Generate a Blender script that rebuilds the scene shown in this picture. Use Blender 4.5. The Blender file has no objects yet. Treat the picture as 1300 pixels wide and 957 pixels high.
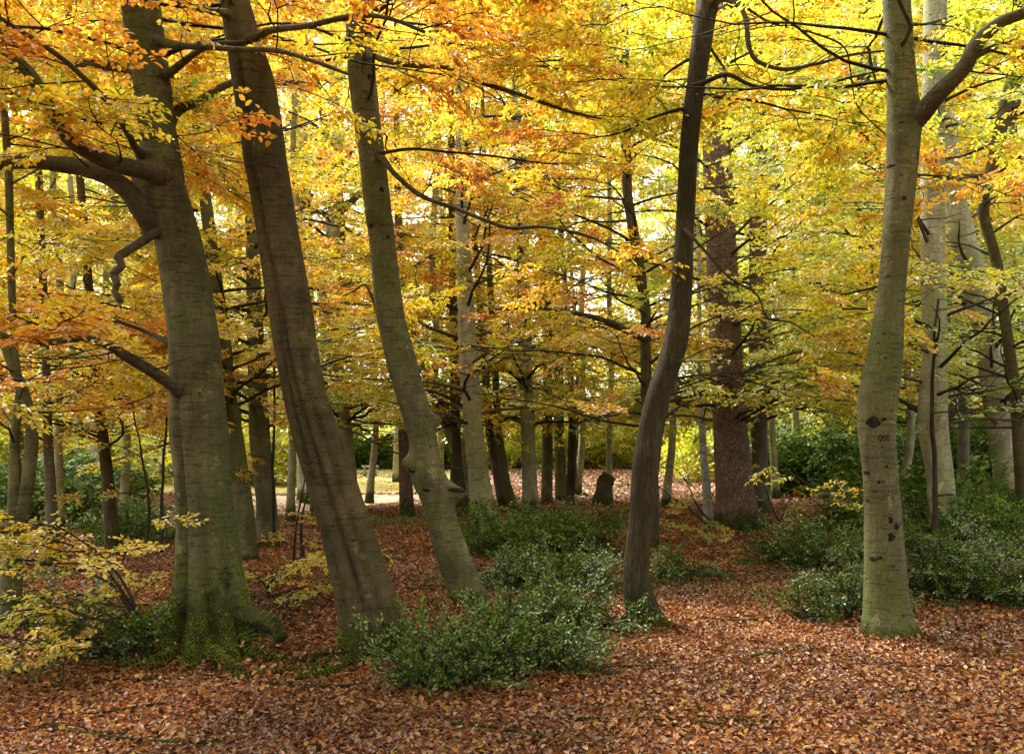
import bpy, math, random
import numpy as np
from mathutils import Vector

# ------------------------------------------------------------------ camera, sky, sun, exposure
scene = bpy.context.scene
C = scene.collection
F, HZ, CX, CAMZ = 1150.0, 565.0, 650.0, 1.6        # focal length and horizon in photo pixels, eye height
cam = bpy.data.cameras.new('camera'); camo = bpy.data.objects.new('camera', cam); C.objects.link(camo)
camo.location = (0, 0, CAMZ); camo.rotation_euler = (math.radians(90), 0, 0)
cam.sensor_width = 36.0; cam.lens = 36.0 * F / 1300.0; cam.shift_y = (HZ - 478.5) / 1300.0
cam.clip_start = 0.05; cam.clip_end = 2000
scene.camera = camo
SUN_EL, SUN_AZ = math.radians(50), math.radians(-42)   # azimuth from +Y towards +X
w = bpy.data.worlds.new('World'); scene.world = w; w.use_nodes = True
nt = w.node_tree; bg = nt.nodes['Background']
sky = nt.nodes.new('ShaderNodeTexSky'); sky.sky_type = 'NISHITA'; sky.sun_disc = False
sky.sun_elevation = SUN_EL; sky.sun_rotation = SUN_AZ; sky.dust_density = 4.0; sky.air_density = 1.2
hs = nt.nodes.new('ShaderNodeHueSaturation'); hs.inputs['Saturation'].default_value = 0.22
nt.links.new(sky.outputs[0], hs.inputs['Color']); nt.links.new(hs.outputs[0], bg.inputs['Color'])
bg.inputs['Strength'].default_value = 0.15
sl = bpy.data.lights.new('sun', 'SUN'); sl.energy = 2.6; sl.angle = math.radians(12); sl.color = (1.0, 0.94, 0.84)
so = bpy.data.objects.new('sun', sl); C.objects.link(so)
sd = Vector((math.sin(SUN_AZ) * math.cos(SUN_EL), math.cos(SUN_AZ) * math.cos(SUN_EL), math.sin(SUN_EL)))
so.rotation_euler = sd.to_track_quat('Z', 'Y').to_euler(); so.location = sd * 60
scene.view_settings.view_transform = 'Standard'; scene.view_settings.look = 'None'
scene.view_settings.gamma = 1.0; scene.view_settings.exposure = 2.15
scene.cycles.max_bounces = 8; scene.cycles.diffuse_bounces = 7; scene.cycles.transmission_bounces = 7; scene.cycles.glossy_bounces = 2
scene.cycles.caustics_reflective = False; scene.cycles.caustics_refractive = False
scene.cycles.use_denoising = True; scene.cycles.denoiser = 'OPENIMAGEDENOISE'; scene.cycles.denoising_input_passes = 'RGB_ALBEDO_NORMAL'; scene.cycles.denoising_prefilter = 'ACCURATE'
scene.cycles.sample_clamp_indirect = 3.0

R_ = np.random.default_rng(11)
PI = math.pi

# ------------------------------------------------------------------ helpers
def _h(i, j, k):
    v = (i * 73856093) ^ (j * 19349663) ^ (k * 83492791)
    v = (v ^ (v >> 13)) * 1274126177
    return ((v ^ (v >> 16)) & 0xffff) / 65535.0
def vnoise(x, y, z):
    """value noise in -1..1, vectorised"""
    x, y, z = np.broadcast_arrays(np.asarray(x, float), np.asarray(y, float), np.asarray(z, float))
    i, j, k = np.floor(x).astype(np.int64), np.floor(y).astype(np.int64), np.floor(z).astype(np.int64)
    u, v, s = x - i, y - j, z - k
    u = u * u * (3 - 2 * u); v = v * v * (3 - 2 * v); s = s * s * (3 - 2 * s)
    r = 0
    for a in (0, 1):
        for b in (0, 1):
            for c in (0, 1):
                r = r + _h(i + a, j + b, k + c) * (u if a else 1 - u) * (v if b else 1 - v) * (s if c else 1 - s)
    return r * 2 - 1
def gz(x, y):
    """height of the woodland floor"""
    x = np.asarray(x, float); y = np.asarray(y, float)
    r = 0.05 * vnoise(x * .45 + 7, y * .45, 1.3) + 0.025 * vnoise(x * 1.4, y * 1.4 + 3, 5.1)
    return r * np.clip((90 - y) / 60, 0, 1)
def W(px, py, Y):
    return np.array(((px - CX) / F * Y, Y, CAMZ + (HZ - py) / F * Y))
def proj(P):
    Y = np.maximum(P[..., 1], 0.2)
    return CX + P[..., 0] / Y * F, HZ - (P[..., 2] - CAMZ) / Y * F

def mesh_obj(name, V, Q, mats, parent=None, midx=None, col=None, smooth=False, origin=(0, 0, 0)):
    V = np.asarray(V, np.float32) - np.asarray(origin, np.float32); Q = np.asarray(Q, np.int32)
    me = bpy.data.meshes.new(name)
    me.vertices.add(len(V)); me.vertices.foreach_set('co', V.ravel())
    me.loops.add(Q.size); me.loops.foreach_set('vertex_index', Q.ravel())
    me.polygons.add(len(Q)); me.polygons.foreach_set('loop_start', np.arange(0, Q.size, 4, dtype=np.int32))
    try: me.polygons.foreach_set('loop_total', np.full(len(Q), 4, np.int32))
    except Exception: pass
    for m in (mats if isinstance(mats, (list, tuple)) else [mats]): me.materials.append(m)
    if midx is not None: me.polygons.foreach_set('material_index', np.asarray(midx, np.int32))
    me.polygons.foreach_set('use_smooth', np.full(len(Q), bool(smooth)))
    me.update(calc_edges=True)
    if col is not None:
        a = me.attributes.new('tint', 'FLOAT_COLOR', 'FACE')
        c4 = np.ones((len(Q), 4), np.float32); c4[:, :3] = col
        a.data.foreach_set('color', c4.ravel())
    o = bpy.data.objects.new(name, me); C.objects.link(o)
    if parent is not None: o.parent = parent
    else: o.location = origin
    return o
def thing(name, label, cat, loc, group=None):
    o = bpy.data.objects.new(name, None); C.objects.link(o); o.location = loc; o.empty_display_size = .2
    o['label'] = label; o['category'] = cat
    if group: o['group'] = group
    return o
def tag(o, label=None, cat=None, group=None, kind=None):
    if label: o['label'] = label
    if cat: o['category'] = cat
    if group: o['group'] = group
    if kind: o['kind'] = kind
    return o

class Buf:
    """collects quads with a colour and a material index per face"""
    def __init__(s): s.V, s.Q, s.C, s.M, s.n = [], [], [], [], 0
    def add(s, V, Q, col=(1, 1, 1), m=0):
        V = np.asarray(V, np.float32).reshape(-1, 3); Q = np.asarray(Q, np.int32).reshape(-1, 4)
        if not len(Q): return
        s.V.append(V); s.Q.append(Q + s.n); s.n += len(V)
        c = np.empty((len(Q), 3), np.float32); c[:] = col
        s.C.append(c); s.M.append(np.full(len(Q), m, np.int32))
    def build(s, name, mats, parent=None, smooth=False, origin=(0, 0, 0)):
        if not s.V: return None
        return mesh_obj(name, np.concatenate(s.V), np.concatenate(s.Q), mats, parent, np.concatenate(s.M), np.concatenate(s.C), smooth, origin)

def tube_arrays(P, rad, sides=8, rough=0.0, seed=0.0):
    P = np.asarray(P, float); rad = np.asarray(rad, float); n = len(P)
    T = np.gradient(P, axis=0); T /= np.linalg.norm(T, axis=1)[:, None] + 1e-9
    ref = np.array((0, 0, 1.0)) if abs(T[0, 2]) < .8 else np.array((1.0, 0, 0))
    A = np.cross(T, ref); A /= np.linalg.norm(A, axis=1)[:, None] + 1e-9
    for i in range(1, n):
        if A[i] @ A[i - 1] < 0: A[i] = -A[i]
    B = np.cross(T, A)
    th = np.arange(sides) / sides * 2 * PI
    ct, st = np.cos(th), np.sin(th)
    rr = rad[:, None] * np.ones(sides)
    if rough: 
        L = np.concatenate([[0], np.cumsum(np.linalg.norm(np.diff(P, axis=0), axis=1))])
        rr = rr * (1 + rough * vnoise(ct[None] * 1.3 + seed, st[None] * 1.3, L[:, None] * 4 + seed) + rough * .6 * vnoise(ct[None] * 3 + seed, st[None] * 3, L[:, None] * 12))
    V = P[:, None, :] + rr[..., None] * (ct[None, :, None] * A[:, None, :] + st[None, :, None] * B[:, None, :])
    i = np.arange(n - 1)[:, None]; j = np.arange(sides)[None]
    Q = np.stack([i * sides + j, i * sides + (j + 1) % sides, (i + 1) * sides + (j + 1) % sides, (i + 1) * sides + j], -1).reshape(-1, 4)
    V = V.reshape(-1, 3)
    k = len(V); V = np.concatenate([V, P[:1], P[-1:]])          # end caps
    j = np.arange(0, sides, 2)
    Q = np.concatenate([Q, np.stack([np.full(len(j), k), (j + 2) % sides, j + 1, j], -1)]) if sides % 2 == 0 else Q
    if sides % 2 == 0:
        o = (n - 1) * sides
        Q = np.concatenate([Q, np.stack([np.full(len(j), k + 1), o + j, o + j + 1, o + (j + 2) % sides], -1)])
    return V, Q
def smooth_path(P, step=.08):
    """Catmull-Rom resampling of a hand-set polyline (columns may hold more than xyz)"""
    P = np.asarray(P, float)
    if len(P) < 2: return P
    E = np.concatenate([[2 * P[0] - P[1]], P, [2 * P[-1] - P[-2]]]); out = []
    for i in range(1, len(E) - 2):
        a, b, c, d = E[i - 1:i + 3]
        n = max(2, int(np.linalg.norm((c - b)[:3]) / step))
        t = (np.arange(n) / n)[:, None]
        out.append(.5 * (2 * b + (c - a) * t + (2 * a - 5 * b + 4 * c - d) * t ** 2 + (3 * b - a - 3 * c + d) * t ** 3))
    out.append(P[-1:]); return np.concatenate(out)

# ------------------------------------------------------------------ materials
def newmat(name):
    m = bpy.data.materials.new(name); m.use_nodes = True; t = m.node_tree
    for n in list(t.nodes): t.nodes.remove(n)
    return m, t, t.nodes.new('ShaderNodeOutputMaterial')
def N(t, typ, **kw):
    n = t.nodes.new(typ)
    for k, v in kw.items():
        if k in n.inputs: n.inputs[k].default_value = v
        else: setattr(n, k, v)
    return n
def ramp(t, fac, stops):
    r = t.nodes.new('ShaderNodeValToRGB'); e = r.color_ramp.elements
    while len(e) < len(stops): e.new(.5)
    for el, (p, c) in zip(e, stops): el.position = p; el.color = (*c, 1) if len(c) == 3 else c
    t.links.new(fac, r.inputs[0]); return r.outputs[0]
def noise(t, vec, scale, detail=6, rough=.6, dist=0.0):
    n = N(t, 'ShaderNodeTexNoise', Scale=scale, Detail=detail, Roughness=rough, Distortion=dist)
    t.links.new(vec, n.inputs['Vector']); return n.outputs['Fac']
def mapping(t, vec, sc):
    m = t.nodes.new('ShaderNodeMapping'); m.inputs['Scale'].default_value = sc; t.links.new(vec, m.inputs['Vector']); return m.outputs[0]
def mixc(t, fac, a, b, mode='MIX'):
    m = t.nodes.new('ShaderNodeMix'); m.data_type = 'RGBA'; m.blend_type = mode
    for s, v in ((m.inputs[0], fac), (m.inputs[6], a), (m.inputs[7], b)):
        if hasattr(v, 'is_linked') or isinstance(v, bpy.types.NodeSocket): t.links.new(v, s)
        else: s.default_value = v if isinstance(v, (int, float)) else (*v, 1)
    return m.outputs[2]
def math_(t, op, a, b=0.0, clamp=False):
    m = t.nodes.new('ShaderNodeMath'); m.operation = op; m.use_clamp = clamp
    for s, v in ((m.inputs[0], a), (m.inputs[1], b)):
        if isinstance(v, bpy.types.NodeSocket): t.links.new(v, s)
        else: s.default_value = v
    return m.outputs[0]

def bark(name, dark, light, green, mossh=0.5, greenamt=.5, kind='beech', bump=.95):
    m, t, out = newmat(name)
    pos = t.nodes.new('ShaderNodeNewGeometry').outputs['Position']
    b = N(t, 'ShaderNodeBsdfPrincipled', Roughness=.9); b.inputs['Specular IOR Level'].default_value = .18
    t.links.new(b.outputs[0], out.inputs[0])
    blotch = noise(t, pos, 2.3, 8, .62, .4)
    streak = noise(t, mapping(t, pos, (9, 9, 1.2)), 1.5, 6, .65)
    lent = noise(t, mapping(t, pos, (5, 5, 42)), 1.2, 4, .6)
    base = mixc(t, ramp(t, blotch, [(.36, (0, 0, 0)), (.62, (1, 1, 1))]), dark, light)
    base = mixc(t, math_(t, 'MULTIPLY', ramp(t, streak, [(.35, (0, 0, 0)), (.7, (1, 1, 1))]), .55), base, tuple(c * .55 for c in dark))
    gm = ramp(t, noise(t, mapping(t, pos, (1, 1, .5)), 1.7, 5, .6, .6), [(.42, (0, 0, 0)), (.62, (1, 1, 1))])
    base = mixc(t, math_(t, 'MULTIPLY', gm, greenamt), base, green)
    gr1 = noise(t, mapping(t, pos, (60, 60, 15)), 1.6, 9, .8, .3); gr2 = noise(t, pos, 60, 8, .82)
    base = mixc(t, 1.0, base, ramp(t, gr1, [(.36, (.5, .48, .44)), (.5, (1, 1, 1)), (.66, (1.0, 1.0, 1.0))]), 'MULTIPLY')
    base = mixc(t, 1.0, base, ramp(t, gr2, [(.36, (.6, .58, .55)), (.5, (1, 1, 1))]), 'MULTIPLY')
    lich = ramp(t, noise(t, mapping(t, pos, (1, 1, .8)), 5.5, 9, .72, .3), [(.6, (0, 0, 0)), (.64, (1, 1, 1))])
    base = mixc(t, math_(t, 'MULTIPLY', lich, .4), base, tuple(min(1, c * 1.7) for c in light))
    if kind in ('beech', 'birch'):
        sp = N(t, 'ShaderNodeTexVoronoi', Scale=7.0 if kind == 'beech' else 5.0, Randomness=1.0)
        t.links.new(mapping(t, pos, (1, 1, 1.6)), sp.inputs['Vector'])
        spot = ramp(t, sp.outputs['Distance'], [(.06, (1, 1, 1)), (.14, (0, 0, 0))])
        base = mixc(t, math_(t, 'MULTIPLY', spot, .75), base, (.025, .02, .013))
        ln = ramp(t, lent, [(.56, (0, 0, 0)), (.64, (1, 1, 1))])
        base = mixc(t, math_(t, 'MULTIPLY', ln, (.38 if kind == 'beech' else .9)), base, (.04, .033, .022))
        fine = noise(t, pos, 26, 4, .6)
        h = math_(t, 'ADD', math_(t, 'MULTIPLY', fine, .25), math_(t, 'MULTIPLY', ln, -.35))
        h = math_(t, 'ADD', h, math_(t, 'MULTIPLY', streak, .5)); h = math_(t, 'SUBTRACT', h, math_(t, 'MULTIPLY', spot, .5)); h = math_(t, 'ADD', h, math_(t, 'MULTIPLY', noise(t, mapping(t, pos, (7, 7, 2)), 3.0, 8, .75), .9)); dist = .022
    elif kind == 'ridge':
        v = noise(t, mapping(t, pos, (52, 52, 6)), 1.0, 6, .7, .8)
        rr = ramp(t, v, [(.38, (0, 0, 0)), (.6, (1, 1, 1))])
        base = mixc(t, math_(t, 'MULTIPLY', math_(t, 'SUBTRACT', 1.0, rr), .6), base, tuple(c * .3 for c in dark))
        h = math_(t, 'ADD', rr, math_(t, 'MULTIPLY', noise(t, pos, 70, 4, .7), .3)); dist = .02
    else:   # plated
        v = N(t, 'ShaderNodeTexVoronoi', feature='DISTANCE_TO_EDGE', Scale=1.0, Randomness=1.0)
        warp = N(t, 'ShaderNodeTexNoise', Scale=6.0, Detail=3.0); t.links.new(pos, warp.inputs['Vector'])
        wv = t.nodes.new('ShaderNodeVectorMath'); wv.operation = 'MULTIPLY_ADD'; t.links.new(warp.outputs['Color'], wv.inputs[0])
        wv.inputs[1].default_value = (.06, .06, .12); t.links.new(pos, wv.inputs[2])
        t.links.new(mapping(t, wv.outputs[0], (34, 34, 11)), v.inputs['Vector'])
        rr = ramp(t, v.outputs['Distance'], [(.02, (0, 0, 0)), (.2, (1, 1, 1))])
        base = mixc(t, math_(t, 'MULTIPLY', math_(t, 'SUBTRACT', 1.0, rr), .6), base, (.04, .024, .017))
        h = math_(t, 'ADD', rr, math_(t, 'MULTIPLY', noise(t, pos, 50, 4, .7), .3)); dist = .03
    # moss that grows up from the ground
    sep = t.nodes.new('ShaderNodeSeparateXYZ'); t.links.new(pos, sep.inputs[0])
    mn = noise(t, mapping(t, pos, (1, 1, .5)), 6.5, 9, .74, .6)
    mz = math_(t, 'DIVIDE', sep.outputs[2], max(mossh, .01))
    mf = math_(t, 'SUBTRACT', math_(t, 'MULTIPLY', mn, 2.6), math_(t, 'ADD', mz, .45))
    mf = math_(t, 'MULTIPLY', mf, 3.0, True)
    if mossh <= 0: mf = math_(t, 'MULTIPLY', mf, 0.0)
    mosst = noise(t, pos, 55, 6, .78)
    mossc = mixc(t, ramp(t, noise(t, pos, 7, 4, .6), [(.4, (0, 0, 0)), (.62, (1, 1, 1))]), (.055, .058, .012), (.15, .19, .02))
    base = mixc(t, mf, base, mixc(t, ramp(t, mosst, [(.4, (0, 0, 0)), (.6, (1, 1, 1))]), (.018, .022, .006), mossc))
    h = math_(t, 'ADD', h, math_(t, 'MULTIPLY', math_(t, 'MULTIPLY', mosst, mf), 1.4))
    bp = N(t, 'ShaderNodeBump', Strength=bump, Distance=dist); t.links.new(h, bp.inputs['Height']); t.links.new(bp.outputs[0], b.inputs['Normal'])
    t.links.new(base, b.inputs['Base Color']); return m

M = {}
M['beech'] = bark('bark_beech', (.09, .082, .038), (.215, .2, .10), (.11, .13, .034), .16, .8)
M['beech_mossy'] = bark('bark_beech_mossy', (.085, .078, .036), (.2, .185, .09), (.10, .125, .03), .55, .9)
M['beech_dark'] = bark('bark_beech_dark', (.062, .048, .021), (.14, .112, .05), (.09, .088, .028), .3, .5, 'beech')
M['beech_pale'] = bark('bark_beech_pale', (.27, .25, .15), (.50, .47, .31), (.27, .30, .12), .45, .6)
M['ridge'] = bark('bark_ridged', (.062, .05, .025), (.14, .115, .058), (.09, .088, .03), .14, .4, 'ridge', .9)
M['plate'] = bark('bark_plated', (.28, .17, .115), (.42, .28, .20), (.14, .12, .07), .5, .3, 'plate', 1.0)
M['birch'] = bark('bark_birch', (.4, .37, .31), (.62, .6, .54), (.3, .3, .2), .2, .3, 'birch')
M['far'] = bark('bark_far', (.1, .085, .058), (.2, .175, .12), (.13, .13, .06), .4, .5)
M['twig'] = bark('bark_twig', (.035, .026, .018), (.085, .066, .045), (.05, .05, .02), 0, .2, 'ridge', .3)
M['bough'] = bark('bark_bough', (.075, .06, .036), (.16, .13, .078), (.09, .095, .035), 0, .6)
M['moss'] = bark('bark_moss', (.05, .04, .022), (.11, .09, .05), (.07, .085, .02), .28, .7, 'beech', 1.0)

def leafmat(name, trans=.45, rough=.45, spec=.06, satur=1.0):
    m, t, out = newmat(name)
    a = t.nodes.new('ShaderNodeAttribute'); a.attribute_name = 'tint'
    col = a.outputs['Color']
    d = t.nodes.new('ShaderNodeBsdfDiffuse'); tr = t.nodes.new('ShaderNodeBsdfTranslucent')
    g = N(t, 'ShaderNodeBsdfGlossy', Roughness=rough)
    t.links.new(col, d.inputs[0])
    hs = N(t, 'ShaderNodeHueSaturation', Saturation=1.04, Value=1.06); t.links.new(col, hs.inputs['Color']); t.links.new(hs.outputs[0], tr.inputs[0])
    m1 = N(t, 'ShaderNodeMixShader'); m1.inputs[0].default_value = trans
    t.links.new(d.outputs[0], m1.inputs[1]); t.links.new(tr.outputs[0], m1.inputs[2])
    m2 = N(t, 'ShaderNodeMixShader'); fr = N(t, 'ShaderNodeFresnel', IOR=1.4)
    t.links.new(math_(t, 'MULTIPLY', fr.outputs[0], spec * 10), m2.inputs[0])
    t.links.new(m1.outputs[0], m2.inputs[1]); t.links.new(g.outputs[0], m2.inputs[2])
    t.links.new(m2.outputs[0], out.inputs[0]); return m
M['leaf'] = leafmat('autumn_leaf', .52, .5, .02)
M['litter'] = leafmat('dry_leaf', .12, .6, .012)
M['holly_far'] = leafmat('holly_leaf_matt', .2, .6, .004)
M['holly'] = leafmat('holly_leaf', .18, .42, .011)

def leafcol(h, rng, n):
    """h 0 green .5 yellow 1 orange 1.3 rust -> base colours"""
    h = np.clip(h, 0, 1.35)
    xs = [0, .25, .5, .72, .9, 1.1, 1.35]
    r = np.interp(h, xs, [.26, .60, .88, .92, .90, .80, .50])
    g = np.interp(h, xs, [.40, .66, .74, .62, .44, .29, .15])
    b = np.interp(h, xs, [.07, .07, .075, .075, .075, .07, .055])
    k = (.66 + .32 * rng.random(n))
    return np.stack([r * k, g * k, b * k], -1).astype(np.float32)

# ------------------------------------------------------------------ leaves
def leaves(buf, B, D, Nn, S, col, hexa=True, wid=.62, fold=.18, m=0):
    B = np.asarray(B, np.float32); n = len(B)
    if n == 0: return
    T = np.cross(Nn, D); T /= np.linalg.norm(T, axis=1)[:, None] + 1e-9
    Nn = np.cross(D, T)
    L = S[:, None] * D; Wd = (S * wid * .5)[:, None] * T; H = (S * fold)[:, None] * Nn
    if hexa:
        V = np.stack([B, B + .28 * L + .92 * Wd + .7 * H * .5, B + .68 * L + .78 * Wd + H * .5, B + L - .35 * H,
                      B + .68 * L - .78 * Wd + H * .5, B + .28 * L - .92 * Wd + .7 * H * .5], 1)
        i = np.arange(n, dtype=np.int32)[:, None] * 6
        Q = np.stack([i + np.array([0, 1, 2, 3]), i + np.array([3, 4, 5, 0])], 1)
        buf.add(V, Q, np.repeat(col, 2, 0), m)
    else:
        V = np.stack([B, B + .48 * L + Wd, B + L, B + .48 * L - Wd], 1)
        i = np.arange(n, dtype=np.int32)[:, None] * 4
        buf.add(V, i + np.arange(4), col, m)
def segs(buf, P0, P1, r0, r1, m=1, col=(1, 1, 1)):
    """thin three-sided twigs, vectorised"""
    n = len(P0)
    if n == 0: return
    T = P1 - P0; T /= np.linalg.norm(T, axis=1)[:, None] + 1e-9
    A = np.cross(T, np.array((.31, .2, .93))); A /= np.linalg.norm(A, axis=1)[:, None] + 1e-9
    Bv = np.cross(T, A); rings = []
    for P, r in ((P0, r0), (P1, r1)):
        for k in range(3):
            a = k * 2 * PI / 3
            rings.append(P + r[:, None] * (math.cos(a) * A + math.sin(a) * Bv))
    V = np.stack(rings, 1)
    i = np.arange(n, dtype=np.int32)[:, None]*6
    Q = np.stack([i + np.array([k, (k + 1) % 3, 3 + (k + 1) % 3, 3 + k]) for k in range(3)], 1)
    buf.add(V, Q, col, m)

def spray_template(rng, dens=1.0, L=1.0, leafsz=.07):
    """one flat beech spray along +x: leaf bases, directions, normals, sizes; twig segments"""
    B, D, Nn, S, G = [], [], [], [], []
    def axis(p, a, length, r, depth, el):
        n = max(2, int(length / .058)); prev = np.array(p, float); side = rng.choice((-1, 1)); el0 = el
        for i in range(n):
            a += rng.normal(0, .12); el += rng.normal(0, .07) - .012
            d = np.array((math.cos(a) * math.cos(el), math.sin(a) * math.cos(el), math.sin(el)))
            nxt = prev + d * (length / n)
            f = i / n
            G.append((prev, nxt, r * (1 - .75 * f), r * (1 - .75 * (f + 1 / n)), depth))
            if depth == 0 and i > 0 and rng.random() < .85:
                side = -side
                l2 = length * (.52 * (1 - f) + .1) * rng.uniform(.7, 1.15)
                axis(nxt, a + side * rng.uniform(.6, 1.0), l2, r * .5, 1, el * .5 + rng.normal(0, .12))
            if depth == 1 and length > .25 and i > 1 and rng.random() < .35:
                axis(nxt, a + rng.choice((-1, 1)) * rng.uniform(.5, .9), length * .4 * (1 - f) + .05, r * .5, 2, el)
            if depth > 0 or f > .5:
                for s in (-1, 1):
                    if rng.random() < .8 * dens:
                        la = a + s * rng.uniform(.55, 1.15); le = el + rng.normal(-.12, .28)
                        ld = np.array((math.cos(la) * math.cos(le), math.sin(la) * math.cos(le), math.sin(le)))
                        B.append(prev + (nxt - prev) * rng.random() + ld * .012); D.append(ld)
                        nn = np.array((rng.normal(0, .34), rng.normal(0, .34), 1.0)); Nn.append(nn / np.linalg.norm(nn))
                        S.append(leafsz * rng.uniform(.7, 1.2))
            prev = nxt
    axis((0, 0, 0), 0.0, L, .006, 0, rng.uniform(-.05, .12))
    return dict(B=np.array(B), D=np.array(D), N=np.array(Nn), S=np.array(S),
                P0=np.array([g[0] for g in G]), P1=np.array([g[1] for g in G]), r0=np.array([g[2] for g in G]), r1=np.array([g[3] for g in G]), dp=np.array([g[4] for g in G]))
trng = np.random.default_rng(5)
NEAR_T = [spray_template(trng, 1.0, 1.0, .056) for _ in range(12)]
FAR_T = [spray_template(trng, .62, 1.0, .085) for _ in range(6)]
print('leaves per spray', [len(t['B']) for t in NEAR_T], [len(t['B']) for t in FAR_T])

def rotm(yaw, pitch, roll):
    cy, sy, cp, sp, cr, sr = np.cos(yaw), np.sin(yaw), np.cos(pitch), np.sin(pitch), np.cos(roll), np.sin(roll)
    z = np.zeros_like(cy); o = np.ones_like(cy)
    Rz = np.stack([np.stack([cy, -sy, z], -1), np.stack([sy, cy, z], -1), np.stack([z, z, o], -1)], -2)
    Ry = np.stack([np.stack([cp, z, -sp], -1), np.stack([z, o, z], -1), np.stack([sp, z, cp], -1)], -2)
    Rx = np.stack([np.stack([o, z, z], -1), np.stack([z, cr, -sr], -1), np.stack([z, sr, cr], -1)], -2)
    return Rz @ Ry @ Rx

def put_sprays(buf, pos, yaw, pitch, roll, scale, hue, rng, near=True, leafscale=1.0, colf=None, hexa=None, twigs=None):
    pos = np.asarray(pos, float)
    if not len(pos): return 0
    tm = NEAR_T if near else FAR_T
    pick = rng.integers(0, len(tm), len(pos)); cnt = 0
    for k, t in enumerate(tm):
        s = np.where(pick == k)[0]
        if not len(s): continue
        R = rotm(yaw[s], pitch[s], roll[s]); sc = scale[s][:, None, None]
        B = pos[s][:, None] + sc * np.einsum('kij,nj->kni', R, t['B'])
        D = np.einsum('kij,nj->kni', R, t['D']); Nn = np.einsum('kij,nj->kni', R, t['N'])
        n = len(t['B']); S = np.tile(t['S'], len(s)) * leafscale * rng.uniform(.85, 1.15, len(s) * n)
        h = np.repeat(hue[s], n) + rng.normal(0, .14, len(s) * n)
        B = B.reshape(-1, 3)
        h = h + .16 * vnoise(B[:, 0] * 2.5, B[:, 1] * 2.5, B[:, 2] * 2.5)
        c = leafcol(h, rng, len(h)) if colf is None else colf(h, rng, len(h))
        kp = rng.random(len(B)) < np.repeat(np.clip(scale[s] * 1.25, .3, 1.0), n)
        leaves(buf, B[kp], D.reshape(-1, 3)[kp], Nn.reshape(-1, 3)[kp], S[kp], c[kp], near if hexa is None else hexa, m=0)
        cnt += int(kp.sum())
        tw = near if twigs is None else twigs
        u = np.where(t['dp'] <= (1 if tw else 0))[0]
        P0 = pos[s][:, None] + sc * np.einsum('kij,nj->kni', R, t['P0'][u]); P1 = pos[s][:, None] + sc * np.einsum('kij,nj->kni', R, t['P1'][u])
        rs = 1.0 if near else 1.5
        segs(buf, P0.reshape(-1, 3), P1.reshape(-1, 3), np.tile(t['r0'][u], len(s)) * rs, np.tile(t['r1'][u], len(s)) * rs)
    return cnt

# autumn colour of each part of the wood: which limbs have turned, by place
HUES = [(60, 40, 160, .9), (300, 60, 160, .9), (70, 430, 130, .92), (100, 230, 110, .42), (370, 330, 90, .62), (520, 60, 120, .84), (640, 170, 120, .88), (700, 330, 120, 1.0),
        (620, 400, 100, 1.05), (560, 520, 90, .35), (760, 540, 100, .42), (450, 540, 60, .42), (780, 130, 90, .66), (860, 60, 90, .52), (830, 300, 70, .62), (960, 220, 90, .5), (1000, 80, 90, .64), (960, 400, 90, .6),
        (1060, 330, 70, .62), (1080, 500, 60, .5), (1010, 520, 70, .42), (1240, 220, 50, .92), (1230, 60, 80, .54), (1270, 400, 70, .4), (120, 620, 80, .62), (40, 560, 60, .4), (130, 560, 40, .95), (230, 320, 70, .7)]
HU = np.array(HUES)
def hue_at(P):
    px, py = proj(P)
    wgt = np.exp(-((px[:, None] - HU[:, 0]) ** 2 + (py[:, None] - HU[:, 1]) ** 2) / (2 * HU[:, 2] ** 2)) + 1e-7
    return .42 + .8 * ((wgt * HU[:, 3]).sum(1) / wgt.sum(1) - .5)

# clear stems: where boughs hang in front of a trunk they are thinned
TRUNKS = []          # filled below: (rows array py,xl,xr, Y, keep_prob function)
def keep(P, rng, low=None):
    """which sprays stay: inside the visible wood, above the browse line, mostly off the clear stems"""
    px, py = proj(P); Y = P[:, 1]
    ok = (px > -170) & (px < 1470) & (py > -200) & (Y > 3.2)
    if low is None:
        bx = [-200, 0, 220, 300, 430, 470, 600, 860, 960, 1090, 1170, 1500]
        by = [640, 640, 640, 640, 580, 560, 555, 560, 540, 520, 480, 480]
        lim = np.interp(px, bx, by) + rng.normal(0, 16, len(px))
        ok &= py < lim
    r = rng.random(len(px))
    for rows, TY, pk in TRUNKS:
        xl = np.interp(py, rows[:, 0], rows[:, 1]); xr = np.interp(py, rows[:, 0], rows[:, 2])
        m = F / np.maximum(Y, 1) * .28
        hit = (px > xl - m) & (px < xr + m) & (Y < TY - .0)
        p = np.interp(py, [a for a, _ in pk], [b for _, b in pk])
        ok &= ~(hit & (r > p))
    return ok

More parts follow.
